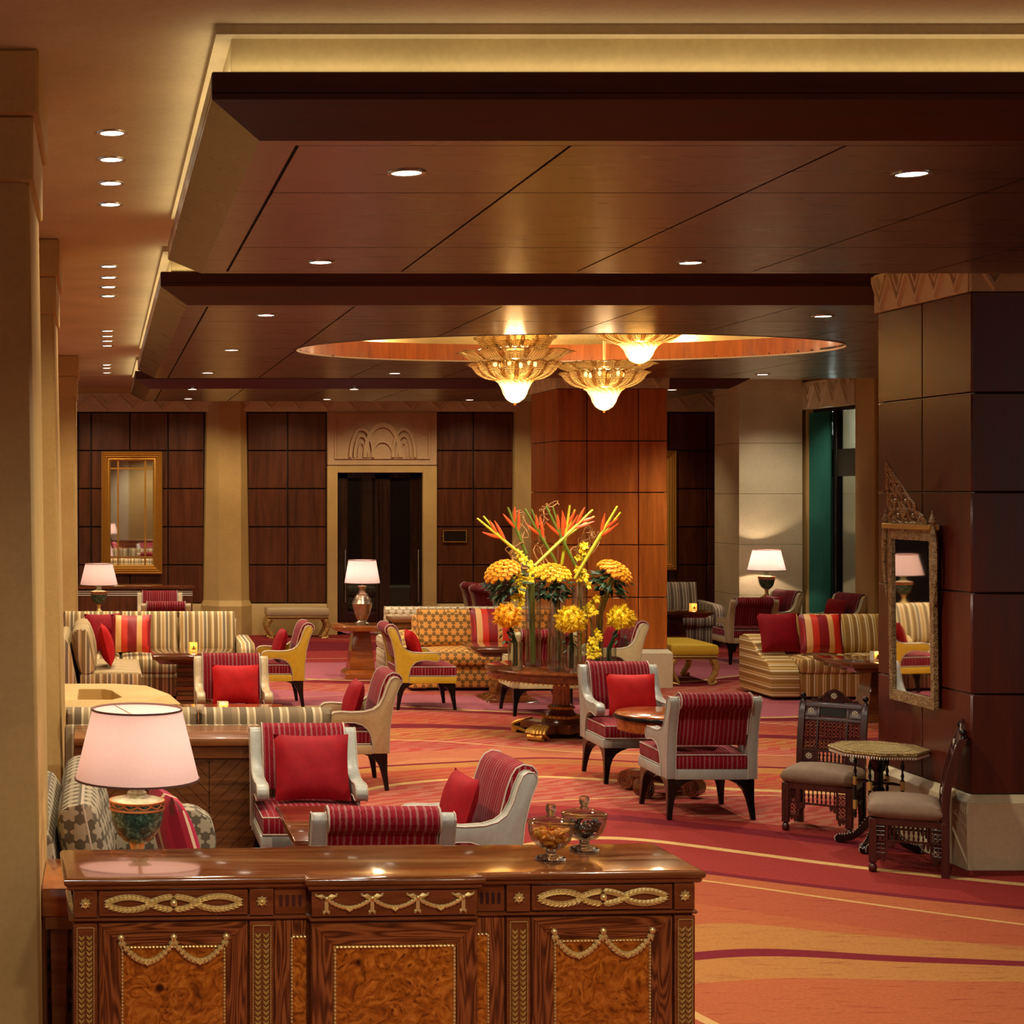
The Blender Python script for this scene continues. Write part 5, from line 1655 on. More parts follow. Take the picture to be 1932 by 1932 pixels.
# side drawers and doors
def mitred_frame(parent, x0, x1, z0, z1, w, y0, y1):
    for nm, mat, q in (('door_rail', 'rosewood_rail', [(x0, z1), (x1, z1), (x1 - w, z1 - w), (x0 + w, z1 - w)]), ('door_stile', 'rosewood_stile', [(x0, z0), (x0, z1), (x0 + w, z1 - w), (x0 + w, z0 + w)]),
                       ('door_stile', 'rosewood_stile', [(x1, z0), (x1, z1), (x1 - w, z1 - w), (x1 - w, z0 + w)]), ('door_rail', 'rosewood_rail', [(x0, z0), (x1, z0), (x1 - w, z0 + w), (x0 + w, z0 + w)])):
        b = B(); b.prism(q, 'y', y0, y1); b.done(nm, mat, parent, .0012)
for (x0, x1) in ((.092, .568), (1.489, 1.951)):
    d = desk_box('drawer', 'desk', x0, x1, -.002, .02, .754, .834)
    b = B()
    for (a0, a1, c0, c1) in ((x0 + .012, x1 - .012, .768, .771), (x0 + .012, x1 - .012, .818, .821), (x0 + .012, x0 + .015, .771, .818), (x1 - .015, x1 - .012, .771, .818)): b.box(a0, a1, -.005, -.001, c0, c1)
    b.done('drawer_bead', 'desk', d)
    xc = (x0 + x1) / 2
    wreath(x0 + .025, x1 - .025, .795, -.003, .017, d)
    b = B(); b.ball((xc, -.012, .797), .0115, 12, 8); b.done('knob', 'gold', d)
    dr_ = desk_box('door', 'desk', x0, x1, .004, .02, .06, .731)
    mitred_frame(dr_, x0 + .001, x1 - .001, .062, .730, .068, -.004, .010)
    ix0, ix1, iz1 = x0 + .069, x1 - .069, .661
    desk_box('burl_panel', 'burl', ix0, ix1, -.0005, .008, .131, iz1, .001, dr_)
    b = B()
    for (p, q) in (((ix0 + .006, iz1 - .006), (ix1 - .006, iz1 - .006)), ((ix0 + .006, .131), (ix0 + .006, iz1 - .010)), ((ix1 - .006, .131), (ix1 - .006, iz1 - .010))): bead_line(b, p, q, -.002)
    tag(b.done('bead_border', 'gold', dr_), None, None, None, 'stuff')
    b = B()
    xm = (ix0 + ix1) / 2; zt_ = .676
    swag(b, ix0 + .002, xm, zt_, .066, -.005); swag(b, xm, ix1 - .002, zt_, .066, -.005)
    for xx in (ix0 + .001, xm, ix1 - .001): b.ball((xx, -.012, zt_ + .012), (.011, .009, .011), 10, 6); b.leaf((xx, -.008, zt_ + .01), (0, -.1, -1), (0, -1, 0), .035, .016, .4)
    tag(b.done('gilt_garland', 'gold', dr_), None, None, None, 'stuff')
# breakfront centre
yc = -PRO
fz = desk_box('frieze_panel', 'desk', CB[0] + .004, CB[1] - .004, yc - .002, yc + .03, .754, .834)
b = B()
xs4 = [CB[0] + .050 + k * (CB[1] - CB[0] - .10) / 3 for k in range(4)]
for a, e in zip(xs4[:-1], xs4[1:]): swag(b, a, e, .812, .030, yc - .003, .015, .009, 13)
for xx in xs4:
    for s in (-1, 1):
        b.leaf((xx, yc - .006, .816), (s, -.1, .15), (0, -1, 0), .036, .018, .4)
        b.leaf((xx + s * .028, yc - .004, .818), (s * .6, -.05, .7), (0, -1, 0), .014, .010, .4)
    b.box(xx - .006, xx + .006, yc - .008, yc - .002, .770, .806); b.leaf((xx - .004, yc - .004, .778), (-.3, -.1, -1), (0, -1, 0), .02, .012, .4); b.leaf((xx + .004, yc - .004, .778), (.3, -.1, -1), (0, -1, 0), .02, .012, .4)
    b.ball((xx, yc - .01, .814), .007, 8, 5)
tag(b.done('gilt_bows', 'gold', fz), None, None, None, 'stuff')
dr_ = desk_box('door', 'desk', CB[0] + .004, CB[1] - .004, yc + .004, yc + .03, .06, .731)
mitred_frame(dr_, CB[0] + .005, CB[1] - .005, .062, .730, .066, yc - .004, yc + .012)
ix0, ix1, iz1 = CB[0] + .072, CB[1] - .072, .663
desk_box('burl_panel', 'burl', ix0, ix1, yc - .0005, yc + .008, .131, iz1, .001, dr_)
b = B()
for (p, q) in (((ix0 + .006, iz1 - .006), (ix1 - .006, iz1 - .006)), ((ix0 + .006, .131), (ix0 + .006, iz1 - .010)), ((ix1 - .006, .131), (ix1 - .006, iz1 - .010))): bead_line(b, p, q, yc - .002, .005, .0125)
tag(b.done('bead_border', 'gold', dr_), None, None, None, 'stuff')


# ---------------------------------------------------------------- covered glass jars
def on_desk(u, v, z=DK_H):
    return (-.108 + u * math.cos(DA) - v * math.sin(DA), 5.30 + u * math.sin(DA) + v * math.cos(DA), z)

def jar(label, loc, fruit, k=1.0):
    t = thing('candy_jar', label, 'jar', loc, 0, 'covered glass jars')
    b = B(); b.lathe([(.0, .0), (.050, .0), (.051, .004), (.046, .009), (.022, .016), (.016, .022), (.018, .030), (.016, .0335), (0, .034)], seg=40); b.done('foot', 'glass_solid', t, smooth=60)
    b = B(); b.lathe([(.012, .0345), (.022, .036), (.045, .045), (.064, .066), (.073, .092), (.074, .118),
                      (.0715, .118), (.070, .093), (.061, .069), (.043, .050), (.02, .040), (0, .038)], seg=40); b.done('bowl', 'glass', t, smooth=60)
    b = B(); b.lathe([(.0, .116), (.070, .1195), (.0775, .121), (.078, .126), (.072, .129), (.04, .138), (.018, .143), (.0, .1435)], seg=40); b.done('lid', 'glass', t, smooth=60)
    b = B(); b.lathe([(.016, .144), (.012, .149), (.012, .153), (.0165, .162), (.0175, .176), (.013, .184), (0, .186)], seg=24); b.done('knob', 'glass_solid', t, smooth=60)
    rnd = random.Random(len(label))
    b = B()
    for i in range(150):
        z = rnd.uniform(.046, .100)
        R = .066 * min(1, math.sqrt(max(0, (z - .040) / .045))) * .93 - .008
        a, r = rnd.uniform(0, 2 * PI), R * math.sqrt(rnd.uniform(.25, 1))
        M = Matrix.Rotation(rnd.uniform(0, 3), 4, 'X') @ Matrix.Rotation(rnd.uniform(0, 3), 4, 'Y')
        s = (.013, .012, .006) if fruit == 'apricot' else (.010, .006, .005)
        b.ball((r * math.cos(a), r * math.sin(a), z), s, 7, 4, M.to_3x3())
    tag(b.done('dried_fruit', fruit, t), None, None, None, 'stuff')
jar('clear glass covered jar filled with orange dried apricots', (1.487, 5.555, DK_H + .0005), 'apricot')
jar('clear glass covered jar filled with dark dried dates', (1.64, 5.70, DK_H + .0005), 'raisin')


# ---------------------------------------------------------------- inlaid oriental chairs and table
def lattice(b, u0, u1, z0, z1, n, m_, P, r=.0035):
    """turned lattice: crossing diagonals with little balls at the joints"""
    for i in range(n + 1):
        u = u0 + (u1 - u0) * i / n
        b.tube([P(u, z0), P(u, z1)], r * .7, 4)
    for j in range(m_ + 1):
        z = z0 + (z1 - z0) * j / m_
        b.tube([P(u0, z), P(u1, z)], r * .7, 4)
    for i in range(n):
        for j in range(m_):
            b.ball(P(u0 + (u1 - u0) * (i + .5) / n, z0 + (z1 - z0) * (j + .5) / m_), r * 1.7, 5, 3)
            b.tube([P(u0 + (u1 - u0) * i / n, z0 + (z1 - z0) * j / m_), P(u0 + (u1 - u0) * (i + 1) / n, z0 + (z1 - z0) * (j + 1) / m_)], r * .6, 4)
            b.tube([P(u0 + (u1 - u0) * (i + 1) / n, z0 + (z1 - z0) * j / m_), P(u0 + (u1 - u0) * i / n, z0 + (z1 - z0) * (j + 1) / m_)], r * .6, 4)


def oriental_chair(label, loc, rz):
    t = thing('carved_chair', label, 'chair', loc, rz, 'carved rosewood chairs')
    hw, hd, H = .205, .20, .30
    for sx in (-1, 1):
        for sy in (-1, 1):
            b = B()
            x, y = sx * (hw - .02), sy * (hd - .02)
            b.box(x - .02, x + .02, y - .02, y + .02, .055 if sy < 0 else 0, H)
            if sy < 0: b.lathe([(.010, .052), (.018, .042), (.023, .028), (.022, .012), (.015, 0)][::-1], (x, y, 0), 14); b.lathe([(.012, .05), (.012, .06)], (x, y, 0), 10)
            b.done('leg', 'oriental', t, .002)
    def side(P, L, name):
        b = B()
        def bx(u0, u1, z0, z1, d=.010):
            b.loft([[P(u0, z0, -d), P(u1, z0, -d), P(u1, z0, d), P(u0, z0, d)], [P(u0, z1, -d), P(u1, z1, -d), P(u1, z1, d), P(u0, z1, d)]])
        bx(.02, L - .02, H - .035, H); bx(.02, L - .02, H - .125, H - .115)
        bx(.085, .095, H - .20, H - .035); bx(L - .095, L - .085, H - .20, H - .035)
        # stepped brackets with drops
        for s in (0, 1):
            U = (lambda u: u) if s == 0 else (lambda u: L - u)
            for u, z0, z1 in ((.035, H - .235, H - .20), (.055, H - .215, H - .20), (.075, H - .225, H - .20), (.105, H - .15, H - .125), (.125, H - .14, H - .125)):
                a, e = sorted((U(u - .009), U(u + .009))); bx(a, e, z0, z1, .007)
                b.ball(P(U(u), z0 - .006, 0), .008, 6, 4)
            a, e = sorted((U(.02), U(.09))); bx(a, e, H - .205, H - .195)
        lattice(b, .035, .08, H - .19, H - .045, 2, 6, lambda u, z: P(u, z, 0), .0035)
        lattice(b, L - .08, L - .035, H - .19, H - .045, 2, 6, lambda u, z: P(u, z, 0), .0035)
        for i in range(9):
            u = .105 + (L - .21) * i / 8
            b.lathe([(.003, H - .115), (.007, H - .10), (.003, H - .085), (.008, H - .07), (.003, H - .05), (.005, H - .035)], (0, 0, 0), 6, True, Matrix.Translation(P(u, 0, 0)))
        tag(b.done(name, 'oriental', t), None, None, None, 'stuff')
    side(lambda u, z, d: Vector((-hw + u, -hd + .02 + d, z)), 2 * hw, 'fretwork_apron')
    side(lambda u, z, d: Vector((-hw + .02 + d, -hd + u, z)), 2 * hd, 'fretwork_apron')
    side(lambda u, z, d: Vector((hw - .02 + d, -hd + u, z)), 2 * hd, 'fretwork_apron')
    b = B(); b.cushion(-hw - .005, hw + .005, -hd - .008, hd - .035, H, H + .085, .03, .045); b.done('seat', 'grey_velvet', t)
    # curved back
    def Pb(u, z):
        k = max(0, z - .38) / .5
        return Vector((u, hd - .02 + .10 * k ** 1.6 - .012 * math.sin(PI * min(1, k)), z - .08))
    ztop = .845
    def strip(name, u0, u1, z0, z1, th=.016, mat='oriental', n=7):
        b = B(); rg = []
        for i in range(n + 1):
            z = z0 + (z1 - z0) * i / n
            a, c = Pb(u0, z), Pb(u1, z)
            rg.append([a + Vector((0, -th, 0)), c + Vector((0, -th, 0)), c + Vector((0, th, 0)), a + Vector((0, th, 0))])
        b.loft(rg); return b.done(name, mat, t, .0015)
    strip('back_post', -hw, -hw + .038, H + .08, ztop, .02); strip('back_post', hw - .038, hw, H + .08, ztop, .02)
    for z0, z1 in ((.45, .475), (.535, .555), (.73, .75), (.815, .845)): strip('back_rail', -hw + .038, hw - .038, z0, z1, .014, n=2)
    for u in (-.095, .08): strip('back_muntin', u, u + .015, .475, .815, .012)
    for (u0, u1, z0, z1, n, m_) in ((-.08, .08, .555, .73, 7, 8), (-.167, -.095, .555, .73, 3, 8), (.095, .167, .555, .73, 3, 8)):
        b = B(); lattice(b, u0, u1, z0, z1, n, m_, Pb, .004); tag(b.done('lattice_panel', 'oriental', t), None, None, None, 'stuff')
    strip('carved_panel', -.08, .08, .755, .812, .006, 'groove', 2)
    b = B()
    for i in range(7):
        u = -.07 + .14 * i / 6
        b.tube([Pb(u, z) for z in (.475, .485, .50, .51, .525, .535)], [.004, .008, .005, .009, .005, .004], 6)
    b.done('spindles', 'oriental', t)
    for u in (-.131, .131):
        for z in (.505, .782):
            strip('corner_block', u - .036, u + .036, z - .03, z + .03, .010, n=1)
            b = B(); c = Pb(u, z) + Vector((0, -.011, 0))
            for i in range(8): a = 2 * PI * i / 8; b.ball(c + Vector((.015 * math.cos(a), 0, .015 * math.sin(a))), .0062, 5, 3)
            b.ball(c, .008, 6, 4); tag(b.done('inlaid_medallion', 'inlay', t), None, None, None, 'stuff')
    # pierced crest and ball finials
    b = B()
    pr = [(-.15, .845), (-.135, .862), (-.11, .858), (-.095, .875), (-.07, .88), (-.05, .905), (-.03, .918), (0, .93), (.03, .918), (.05, .905), (.07, .88), (.095, .875), (.11, .858), (.135, .862), (.15, .845)]
    y0 = Pb(0, .86).y
    b.prism([(a_, z_ - .08) for a_, z_ in pr], 'y', y0 - .007, y0 + .009)
    for s in (-1, 1):
        for (cx_, cz_, r) in ((.045, .868, .016), (.085, .859, .011), (.028, .896, .010)):
            b.tube([(s * (cx_ + r * math.cos(a)), y0 - .009, cz_ - .08 + r * math.sin(a)) for a in [2 * PI * q / 10 * .9 for q in range(11)]], .003, 4)
    cr = b.done('crest', 'oriental', t)
    b = B()
    for i in range(8): a = 2 * PI * i / 8; b.ball((.014 * math.cos(a), y0 - .009, .805 + .014 * math.sin(a)), .006, 5, 3)
    b.ball((0, y0 - .009, .805), .007, 6, 4); tag(b.done('inlaid_medallion', 'inlay', t), None, None, None, 'stuff')
    for s in (-1, 1):
        b = B(); p = Pb(s * (hw - .019), ztop)
        b.lathe([(.014, 0), (.010, .008), (.008, .014), (.017, .024), (.019, .034), (.014, .045), (.004, .05)], p, 12); b.done('finial', 'black', t)
    return t
oriental_chair('carved rosewood chair with pierced back facing us beside the inlaid table', (4.50, 10.43, 0), -math.radians(36))
oriental_chair('carved rosewood chair seen side-on nearest the stone pillar base', (4.505, 9.35, 0), -PI / 2 - math.radians(25))

t = thing('octagonal_table', 'octagonal inlaid table on turned stem between the carved chairs', 'table', (4.585, 9.88, 0), PI / 8)
oc = lambda r, z: [(r * math.cos(2 * PI * i / 8), r * math.sin(2 * PI * i / 8), z) for i in range(8)]
b = B(); b.loft([oc(.262, .575), oc(.277, .582), oc(.277, .590), oc(.27, .594)]); b.done('table_top', 'marquetry', t, smooth=20)
b = B()
def oct_ring(r, z, w, h):
    b.loft([oc(r, z), oc(r - w, z), oc(r - w, z + h), oc(r, z + h), oc(r, z)], cap=False)
oct_ring(.274, .5935, .008, .003); oct_ring(.19, .5935, .006, .003)
b.done('inlay_lines', 'bone', t, smooth=20)
b = B()
for k in range(8):
    p, q = Vector(oc(.272, .574)[k]), Vector(oc(.272, .574)[(k + 1) % 8])
    for i in range(14):
        c = p.lerp(q, (i + .5) / 14)
        b.loft([[c + (q - p) * .026, c - (q - p) * .026, c - (q - p) * .026 + Vector((-c.x, -c.y, 0)) * .03, c + (q - p) * .026 + Vector((-c.x, -c.y, 0)) * .03], [c + Vector((0, 0, -.016)) + (q - p) * .006, c + Vector((0, 0, -.016)) - (q - p) * .006, c + Vector((-c.x * .02, -c.y * .02, -.016)) - (q - p) * .006, c + Vector((-c.x * .02, -c.y * .02, -.016)) + (q - p) * .006]])
tag(b.done('dentil_edge', 'inlay', t), None, None, None, 'stuff')
b = B(); b.lathe([(.04, .16), (.055, .185), (.03, .21), (.048, .24), (.052, .265), (.03, .29), (.028, .33), (.04, .345), (.026, .36), (.026, .45), (.04, .465), (.045, .50), (.05, .545), (.09, .574)], seg=20); b.done('turned_stem', 'black', t)
for k in range(4):
    a = PI / 8 + k * PI / 2
    x, y = .135 * math.cos(a), .135 * math.sin(a)
    b = B(); b.lathe([(.006, .16), (.010, .19), (.006, .20), (.012, .21), (.012, .27), (.006, .28), (.007, .32), (.011, .34), (.006, .345), (.012, .355), (.012, .41), (.006, .42), (.010, .44), (.006, .455), (.005, .465), (.012, .49), (.006, .52), (.002, .535)], (x, y, 0), 10); sp = b.done('spindle', 'black', t)
    b = B(); b.lathe([(.0125, .212), (.0135, .22), (.0135, .26), (.0125, .268)], (x, y, 0), 10); b.done('gold_sleeve', 'gold_soft', sp); b = B(); b.lathe([(.0125, .357), (.0135, .362), (.0135, .402), (.0125, .408)], (x, y, 0), 10); b.done('gold_sleeve', 'gold_soft', sp)
    b = B(); b.tube([(x, y, .385), (x * .6, y * .6, .388), (x * .2, y * .2, .385)], [.006, .010, .006], 6); b.done('spoke', 'black', t)
    b = B(); M = Matrix.Rotation(a, 4, 'Z')
    pr = [(.03, .20), (.06, .18), (.10, .12), (.14, .075), (.19, .055), (.235, .05), (.25, .03), (.245, .008), (.22, .0), (.195, .012), (.15, .025), (.10, .06), (.06, .11), (.03, .14)]
    b.prism(pr, 'y', -.02, .02)
    for v in b.bm.verts: v.co = M @ v.co
    ft = b.done('foot', 'black', t, .003)
    b = B()
    for i in range(7):
        for s_ in range(3):
            p, q = Vector(pr[i]), Vector(pr[i + 1]); c = p.lerp(q, s_ / 3)
            for yy in (-.019, .019): b.ball(M @ Vector((c.x, yy, c.y)), .0032, 4, 3)
    tag(b.done('stud_edging', 'inlay', ft), None, None, None, 'stuff')

# tall inlaid mirror leaning on the pillar
def pillar_mirror():
    yc_, x0 = 9.905, 4.835
    t = thing('inlaid_mirror', 'tall narrow mirror with inlaid frame and pierced crest on the dark pillar', 'mirror', (x0, yc_, 0))
    hw, z0, z1 = .275, .845, 1.885
    # local: x = -depth out of the wall, y across, z up; lean slightly
    def L(d, y, z): return (-.018 - d - .012 * (z - z0), y, z)
    def bar(name, ya, yb, za, zb, d0, d1, mat):
        b = B(); b.loft([[L(d0, ya, za), L(d1, ya, za), L(d1, yb, za), L(d0, yb, za)], [L(d0, ya, zb), L(d1, ya, zb), L(d1, yb, zb), L(d0, yb, zb)]]); return b.done(name, mat, t, .002)
    bar('frame_stile', -hw, -hw + .042, z0, z1, 0, .028, 'bone'); bar('frame_stile', hw - .042, hw, z0, z1, 0, .028, 'bone')
    bar('frame_rail', -hw + .042, hw - .042, z0, z0 + .065, 0, .026, 'bone'); bar('frame_rail', -hw + .042, hw - .042, z1 - .065, z1, 0, .026, 'bone')
    b = B(); y_a, y_b = -hw + .040, hw - .040
    b.loft([[L(.010, y_a, z0 + .06), L(.014, y_a, z0 + .06), L(.014, y_b, z0 + .06), L(.010, y_b, z0 + .06)], [L(.010, y_a, z1 - .06), L(.014, y_a, z1 - .06), L(.014, y_b, z1 - .06), L(.010, y_b, z1 - .06)]]); b.done('mirror_glass', 'mirror', t)
    bar('back_board', -hw + .01, hw - .01, z0 + .01, z1 - .01, -.014, .009, 'oriental')
    bar('cornice', -hw - .02, hw + .02, z1, z1 + .03, -.005, .055, 'gold_soft')
    for s in (-1, 1):
        b = B()
        b.tube([L(.03, s * (hw + .012 + .03 * math.sin(q / 10 * PI * 1.0)), z1 + .03 - q * .045) for q in range(11)], [.012, .016, .018, .016, .014, .013, .012, .011, .009, .007, .004], 6)
        b.lathe([(.01, 0), (.022, .02), (.012, .05), (.004, .085)], L(.03, s * (hw + .012), z1 + .03), 10); b.done('side_scroll', 'bone', t)
    # pierced crest, tilted forward
    def Cp(y, h): return (L(.03, y, z1 + .03)[0] - .36 * h, y, z1 + .03 + h)
    b = B()
    out = [(-.22, 0), (-.21, .05), (-.15, .075), (-.165, .12), (-.12, .17), (-.10, .22), (-.055, .27), (-.03, .32), (0, .365), (.03, .32), (.055, .27), (.10, .22), (.12, .17), (.165, .12), (.15, .075), (.21, .05), (.22, 0)]
    b.tube([Cp(*p) for p in out], .009, 6)
    b.tube([Cp(-.22, .004), Cp(.22, .004)], .010, 6)
    def ring(y, h, ry, rh, r=.0062, n=14): b.tube([Cp(y + ry * math.cos(2 * PI * q / n), h + rh * math.sin(2 * PI * q / n)) for q in range(n + 1)], r, 5)
    for s in (-1, 1):
        ring(s * .09, .05, .05, .042); ring(s * .065, .135, .045, .05); ring(s * .03, .215, .03, .04); ring(s * .16, .035, .03, .028); ring(s * .115, .115, .03, .035); ring(s * .02, .29, .016, .03)
        b.tube([Cp(0, .01), Cp(s * .03, .06), Cp(s * .01, .12), Cp(s * .045, .17), Cp(s * .01, .24), Cp(0, .33)], .006, 5)
        for (y, h) in ((.09, .05), (.065, .135), (.03, .215), (.16, .035)): b.ball(Cp(s * y, h), (.01, .018, .014), 6, 4)
    ring(0, .075, .04, .05); ring(0, .165, .025, .04); b.ball(Cp(0, .075), (.012, .025, .03), 8, 5)
    b.done('pierced_crest', 'bone', t)
pillar_mirror()

# gilt mirror on the far wall
def gilt_mirror(name, label, x0, x1, z0, z1, y, bars=True):
    t = thing(name, label, 'mirror', (0, y, 0))
    b = B()
    w = .14
    prof = [(0, 0), (0, -.05), (.02, -.07), (.035, -.055), (.05, -.07), (.065, -.05), (.08, -.06), (.10, -.035), (.115, -.04), (w, -.015), (w, 0)]
    rings = []
    for (cx, sx), (cz, sz) in (((x0, 1), (z0, 1)), ((x1, -1), (z0, 1)), ((x1, -1), (z1, -1)), ((x0, 1), (z1, -1))):
        rings.append([(cx + sx * p, q, cz + sz * p) for p, q in prof])
    rings.append(rings[0]); b.loft(rings, cap=False); bmesh.ops.remove_doubles(b.bm, verts=b.bm.verts[:], dist=1e-5); b.done('gilt_frame', 'gold_dull', t, smooth=30)
    b = B(); b.box(x0 + w - .01, x1 - w + .01, -.012, -.004, z0 + w - .01, z1 - w + .01); b.done('mirror_glass', 'mirror', t)
    if bars:
        ix0, ix1, iz0, iz1 = x0 + w, x1 - w, z0 + w, z1 - w
        k = .11
        b = B()
        for xx in (ix0 + k, ix1 - k): b.box(xx - .012, xx + .012, -.028, -.012, iz0, iz1)
        for zz in (iz0 + k, iz1 - k): b.box(ix0, ix1, -.026, -.0121, zz - .012, zz + .012)
        b.done('glazing_bars', 'gold_dull', t)
gilt_mirror('gilt_mirror', 'large gilt framed mirror on the dark panels above the far left lamp', X_at(191, YW), X_at(306, YW), Z_at(1083, YW), Z_at(852, YW), YW - .003)
gilt_mirror('gilt_mirror', 'gilt framed mirror half hidden behind the orange pillar', X_at(1200, YW), X_at(1275, YW), Z_at(1076, YW), Z_at(850, YW), YW - .003, False)

# low partition with white inlay lines at the back left
t = thing('inlaid_partition', 'low wooden partition with three white inlay lines at the back left', 'partition', (0, 22.6, 0))
b = B(); b.box(-.6, 1.20, 0, .3, 0, .80); b.done('body', 'panel', t, .004)
b = B(); b.box(-.63, 1.23, -.03, .33, .80, .845); b.done('top_rail', 'table_dark', t, .006)
for zz in (.762, .735, .708): b = B(); b.box(-.6, 1.20, -.006, .0, zz, zz + .012); b.done('inlay_line', 'inlay', t)
b = B(); b.box(.50, .56, -.02, .0, .0, .80); b.done('stile', 'table_dark', t)


# ---------------------------------------------------------------- glass vases and flowers
FX, FY, FZ = FT[0], FT[1], .6005
def at_tab(px, Y): return X_at(px, Y), Y
vases = {}
def vase(label, px, Y, H, r=.062, th=.005):
    x = X_at(px, Y)
    t = thing('glass_vase', label, 'vase', (x, Y, FZ), 0, 'cylindrical glass vases on the flower table')
    b = B(); b.lathe([(0, 0), (r, 0), (r, H), (r - th, H), (r - th, .018), (0, .016)], seg=28); b.done('glass_cylinder', 'glass', t, smooth=40)
    return Vector((x, Y, FZ))
vA = vase('short glass vase at the left edge under the yellow flower ball', 972, 14.18, .235)
vB = vase('tall glass vase left of the middle holding a yellow orchid spray', 1006, 14.44, .73, .066)
vC = vase('medium tall glass vase in front, left of the central yellow flower ball', 1047, 14.10, .46)
vD = vase('short glass vase in front under the central yellow flower ball', 1078, 13.98, .215)
vE = vase('tall glass vase right of the middle with the lime stems', 1093, 14.42, .70)
vF = vase('tall glass vase at the back holding the central rose dome', 1052, 14.80, .70, .066)
vG = vase('medium tall glass vase at the right under the tilted rose dome', 1126, 14.50, .47, .055)
vH = vase('short glass vase at the right edge under the right yellow flower ball', 1149, 14.34, .17)

def curve3(p, q, bend, n=8):
    p, q, bend = Vector(p), Vector(q), Vector(bend)
    return [p.lerp(q, i / n) + bend * math.sin(PI * i / n) for i in range(n + 1)]

def collar(b, c, axis, r, n, rnd, L=.09):
    M = axis.to_track_quat('Z', 'Y').to_matrix()
    for i in range(n):
        a = rnd.uniform(0, 2 * PI); rr = r * rnd.uniform(.3, .95)
        p = c + M @ Vector((rr * math.cos(a), rr * math.sin(a), rnd.uniform(-.15, -.01)))
        d = M @ Vector((math.cos(a) * .7, math.sin(a) * .7, rnd.uniform(-.9, .2)))
        b.leaf(p, d, M @ Vector((0, 0, 1)), L * rnd.uniform(.7, 1.2), L * .5, .2)

def rose_dome(label, px, py, Y, R, axis, v, mat):
    c = Vector((X_at(px, Y), Y, Z_at(py, Y))); axis = Vector(axis).normalized()
    rnd = random.Random(int(px))
    t = thing('rose_bouquet', label, 'bouquet', (0, 0, 0), 0, 'domed rose bouquets')
    M = axis.to_track_quat('Z', 'Y').to_matrix()
    b = B()
    N = 64
    for i in range(N):
        h = 1 - (i + .5) / N * .96; rr = math.sqrt(1 - h * h); a = i * 2.39996
        p = Vector((R * rr * math.cos(a), R * rr * math.sin(a), R * .62 * h - R * .18))
        nrm = M @ Vector((rr * math.cos(a), rr * math.sin(a), h + .25)).normalized()
        Q = nrm.to_track_quat('Z', 'Y').to_matrix()
        q = c + M @ p
        s = R * .165
        for k, (ro, zo) in enumerate(((1.0, .0), (.62, .35))):
            ring = [[q + Q @ Vector((s * ro * kk * math.cos(w + k) * (1 + .12 * math.sin(3 * w)), s * ro * kk * math.sin(w + k) * (1 + .12 * math.sin(3 * w)), s * (zo + zz))) for w in [2 * PI * z_ / 8 for z_ in range(8)]] for kk, zz in ((.55, -.5), (1, .1), (.9, .5), (.5, .42))]
            b.loft(ring)
    tag(b.done('rose_heads', mat, t, smooth=50), None, None, None, 'stuff')
    b = B(); collar(b, c - axis * .03, axis, R, 80, rnd, .11); tag(b.done('foliage', 'leaf', t, smooth=0), None, None, None, 'stuff')
    b = B(); base = v + Vector((0, 0, .03))
    for i in range(4):
        a = 2 * PI * i / 4
        o = Vector((math.cos(a), math.sin(a), 0)) * .02
        mid = v + Vector((0, 0, .02)) + o * .8
        top = c - axis * (R * .2) + o
        rim = Vector((v.x, v.y, 0)) + o * 1.2; rim.z = v.z + VH_[label] - .01
        dd = (top - rim); dd.z = 0
        if dd.length > .01: rim += dd.normalized() * .025
        b.tube([mid, mid.lerp(rim, .5), rim, rim.lerp(top, .5), top], .006, 5)
    b.done('stems', 'stem', t)
VH_ = {}
def rd(label, px, py, Y, R, axis, v, H, mat):
    VH_[label] = H; rose_dome(label, px, py, Y, R, axis, v, mat)
rd('domed orange rose bouquet leaning left above the vases', 947, 1078, 14.3, .145, (-.42, -.25, .86), vB, .73, 'rose')
rd('domed golden rose bouquet upright in the middle above the vases', 1042, 1082, 14.55, .15, (0, -.25, .97), vF, .70, 'rose_yellow')
rd('domed orange rose bouquet leaning right above the vases', 1161, 1078, 14.45, .145, (.42, -.25, .86), vG, .47, 'rose')

def mum_ball(label, px, py, Y, R, v, H, mat):
    c = Vector((X_at(px, Y), Y, Z_at(py, Y)))
    t = thing('flower_ball', label, 'bouquet', (0, 0, 0), 0, 'yellow spiky flower balls')
    rnd = random.Random(int(px) + 1)
    b = B(); b.ball(c, R * .72, 12, 8)
    heads = 26
    for i in range(heads):
        h = 1 - 2 * (i + .5) / heads
        if h < -.65: continue
        rr = math.sqrt(1 - h * h); a = i * 2.39996
        n = Vector((rr * math.cos(a), rr * math.sin(a), h))
        Q = n.to_track_quat('Z', 'Y').to_matrix()
        hc = c + n * R * .66
        for k in range(42):
            w = 2 * PI * rnd.random(); e = rnd.random() ** .7
            d = Q @ Vector((e * math.cos(w), e * math.sin(w), 1.05 - .75 * e))
            b.leaf(hc, d, Q @ Vector((-math.cos(w), -math.sin(w), .6)), R * rnd.uniform(.34, .50), R * .07, .3)
    tag(b.done('flower_heads', mat, t, smooth=0), None, None, None, 'stuff')
    b = B(); collar(b, c - Vector((0, 0, R * .6)), Vector((0, 0, 1)), R * .45, 20, rnd, .06); tag(b.done('foliage', 'leaf', t, smooth=0), None, None, None, 'stuff')
    b = B()
    for i in range(5):
        a = 2 * PI * i / 5; o = Vector((math.cos(a), math.sin(a), 0)) * .016
        rim = Vector((v.x, v.y, v.z + H - .01)) + o
        b.tube([v + Vector((0, 0, .03)) + o, rim, rim.lerp(c, .6), c - Vector((0, 0, R * .5))], .006, 5)
    b.done('stems', 'leaf', t)
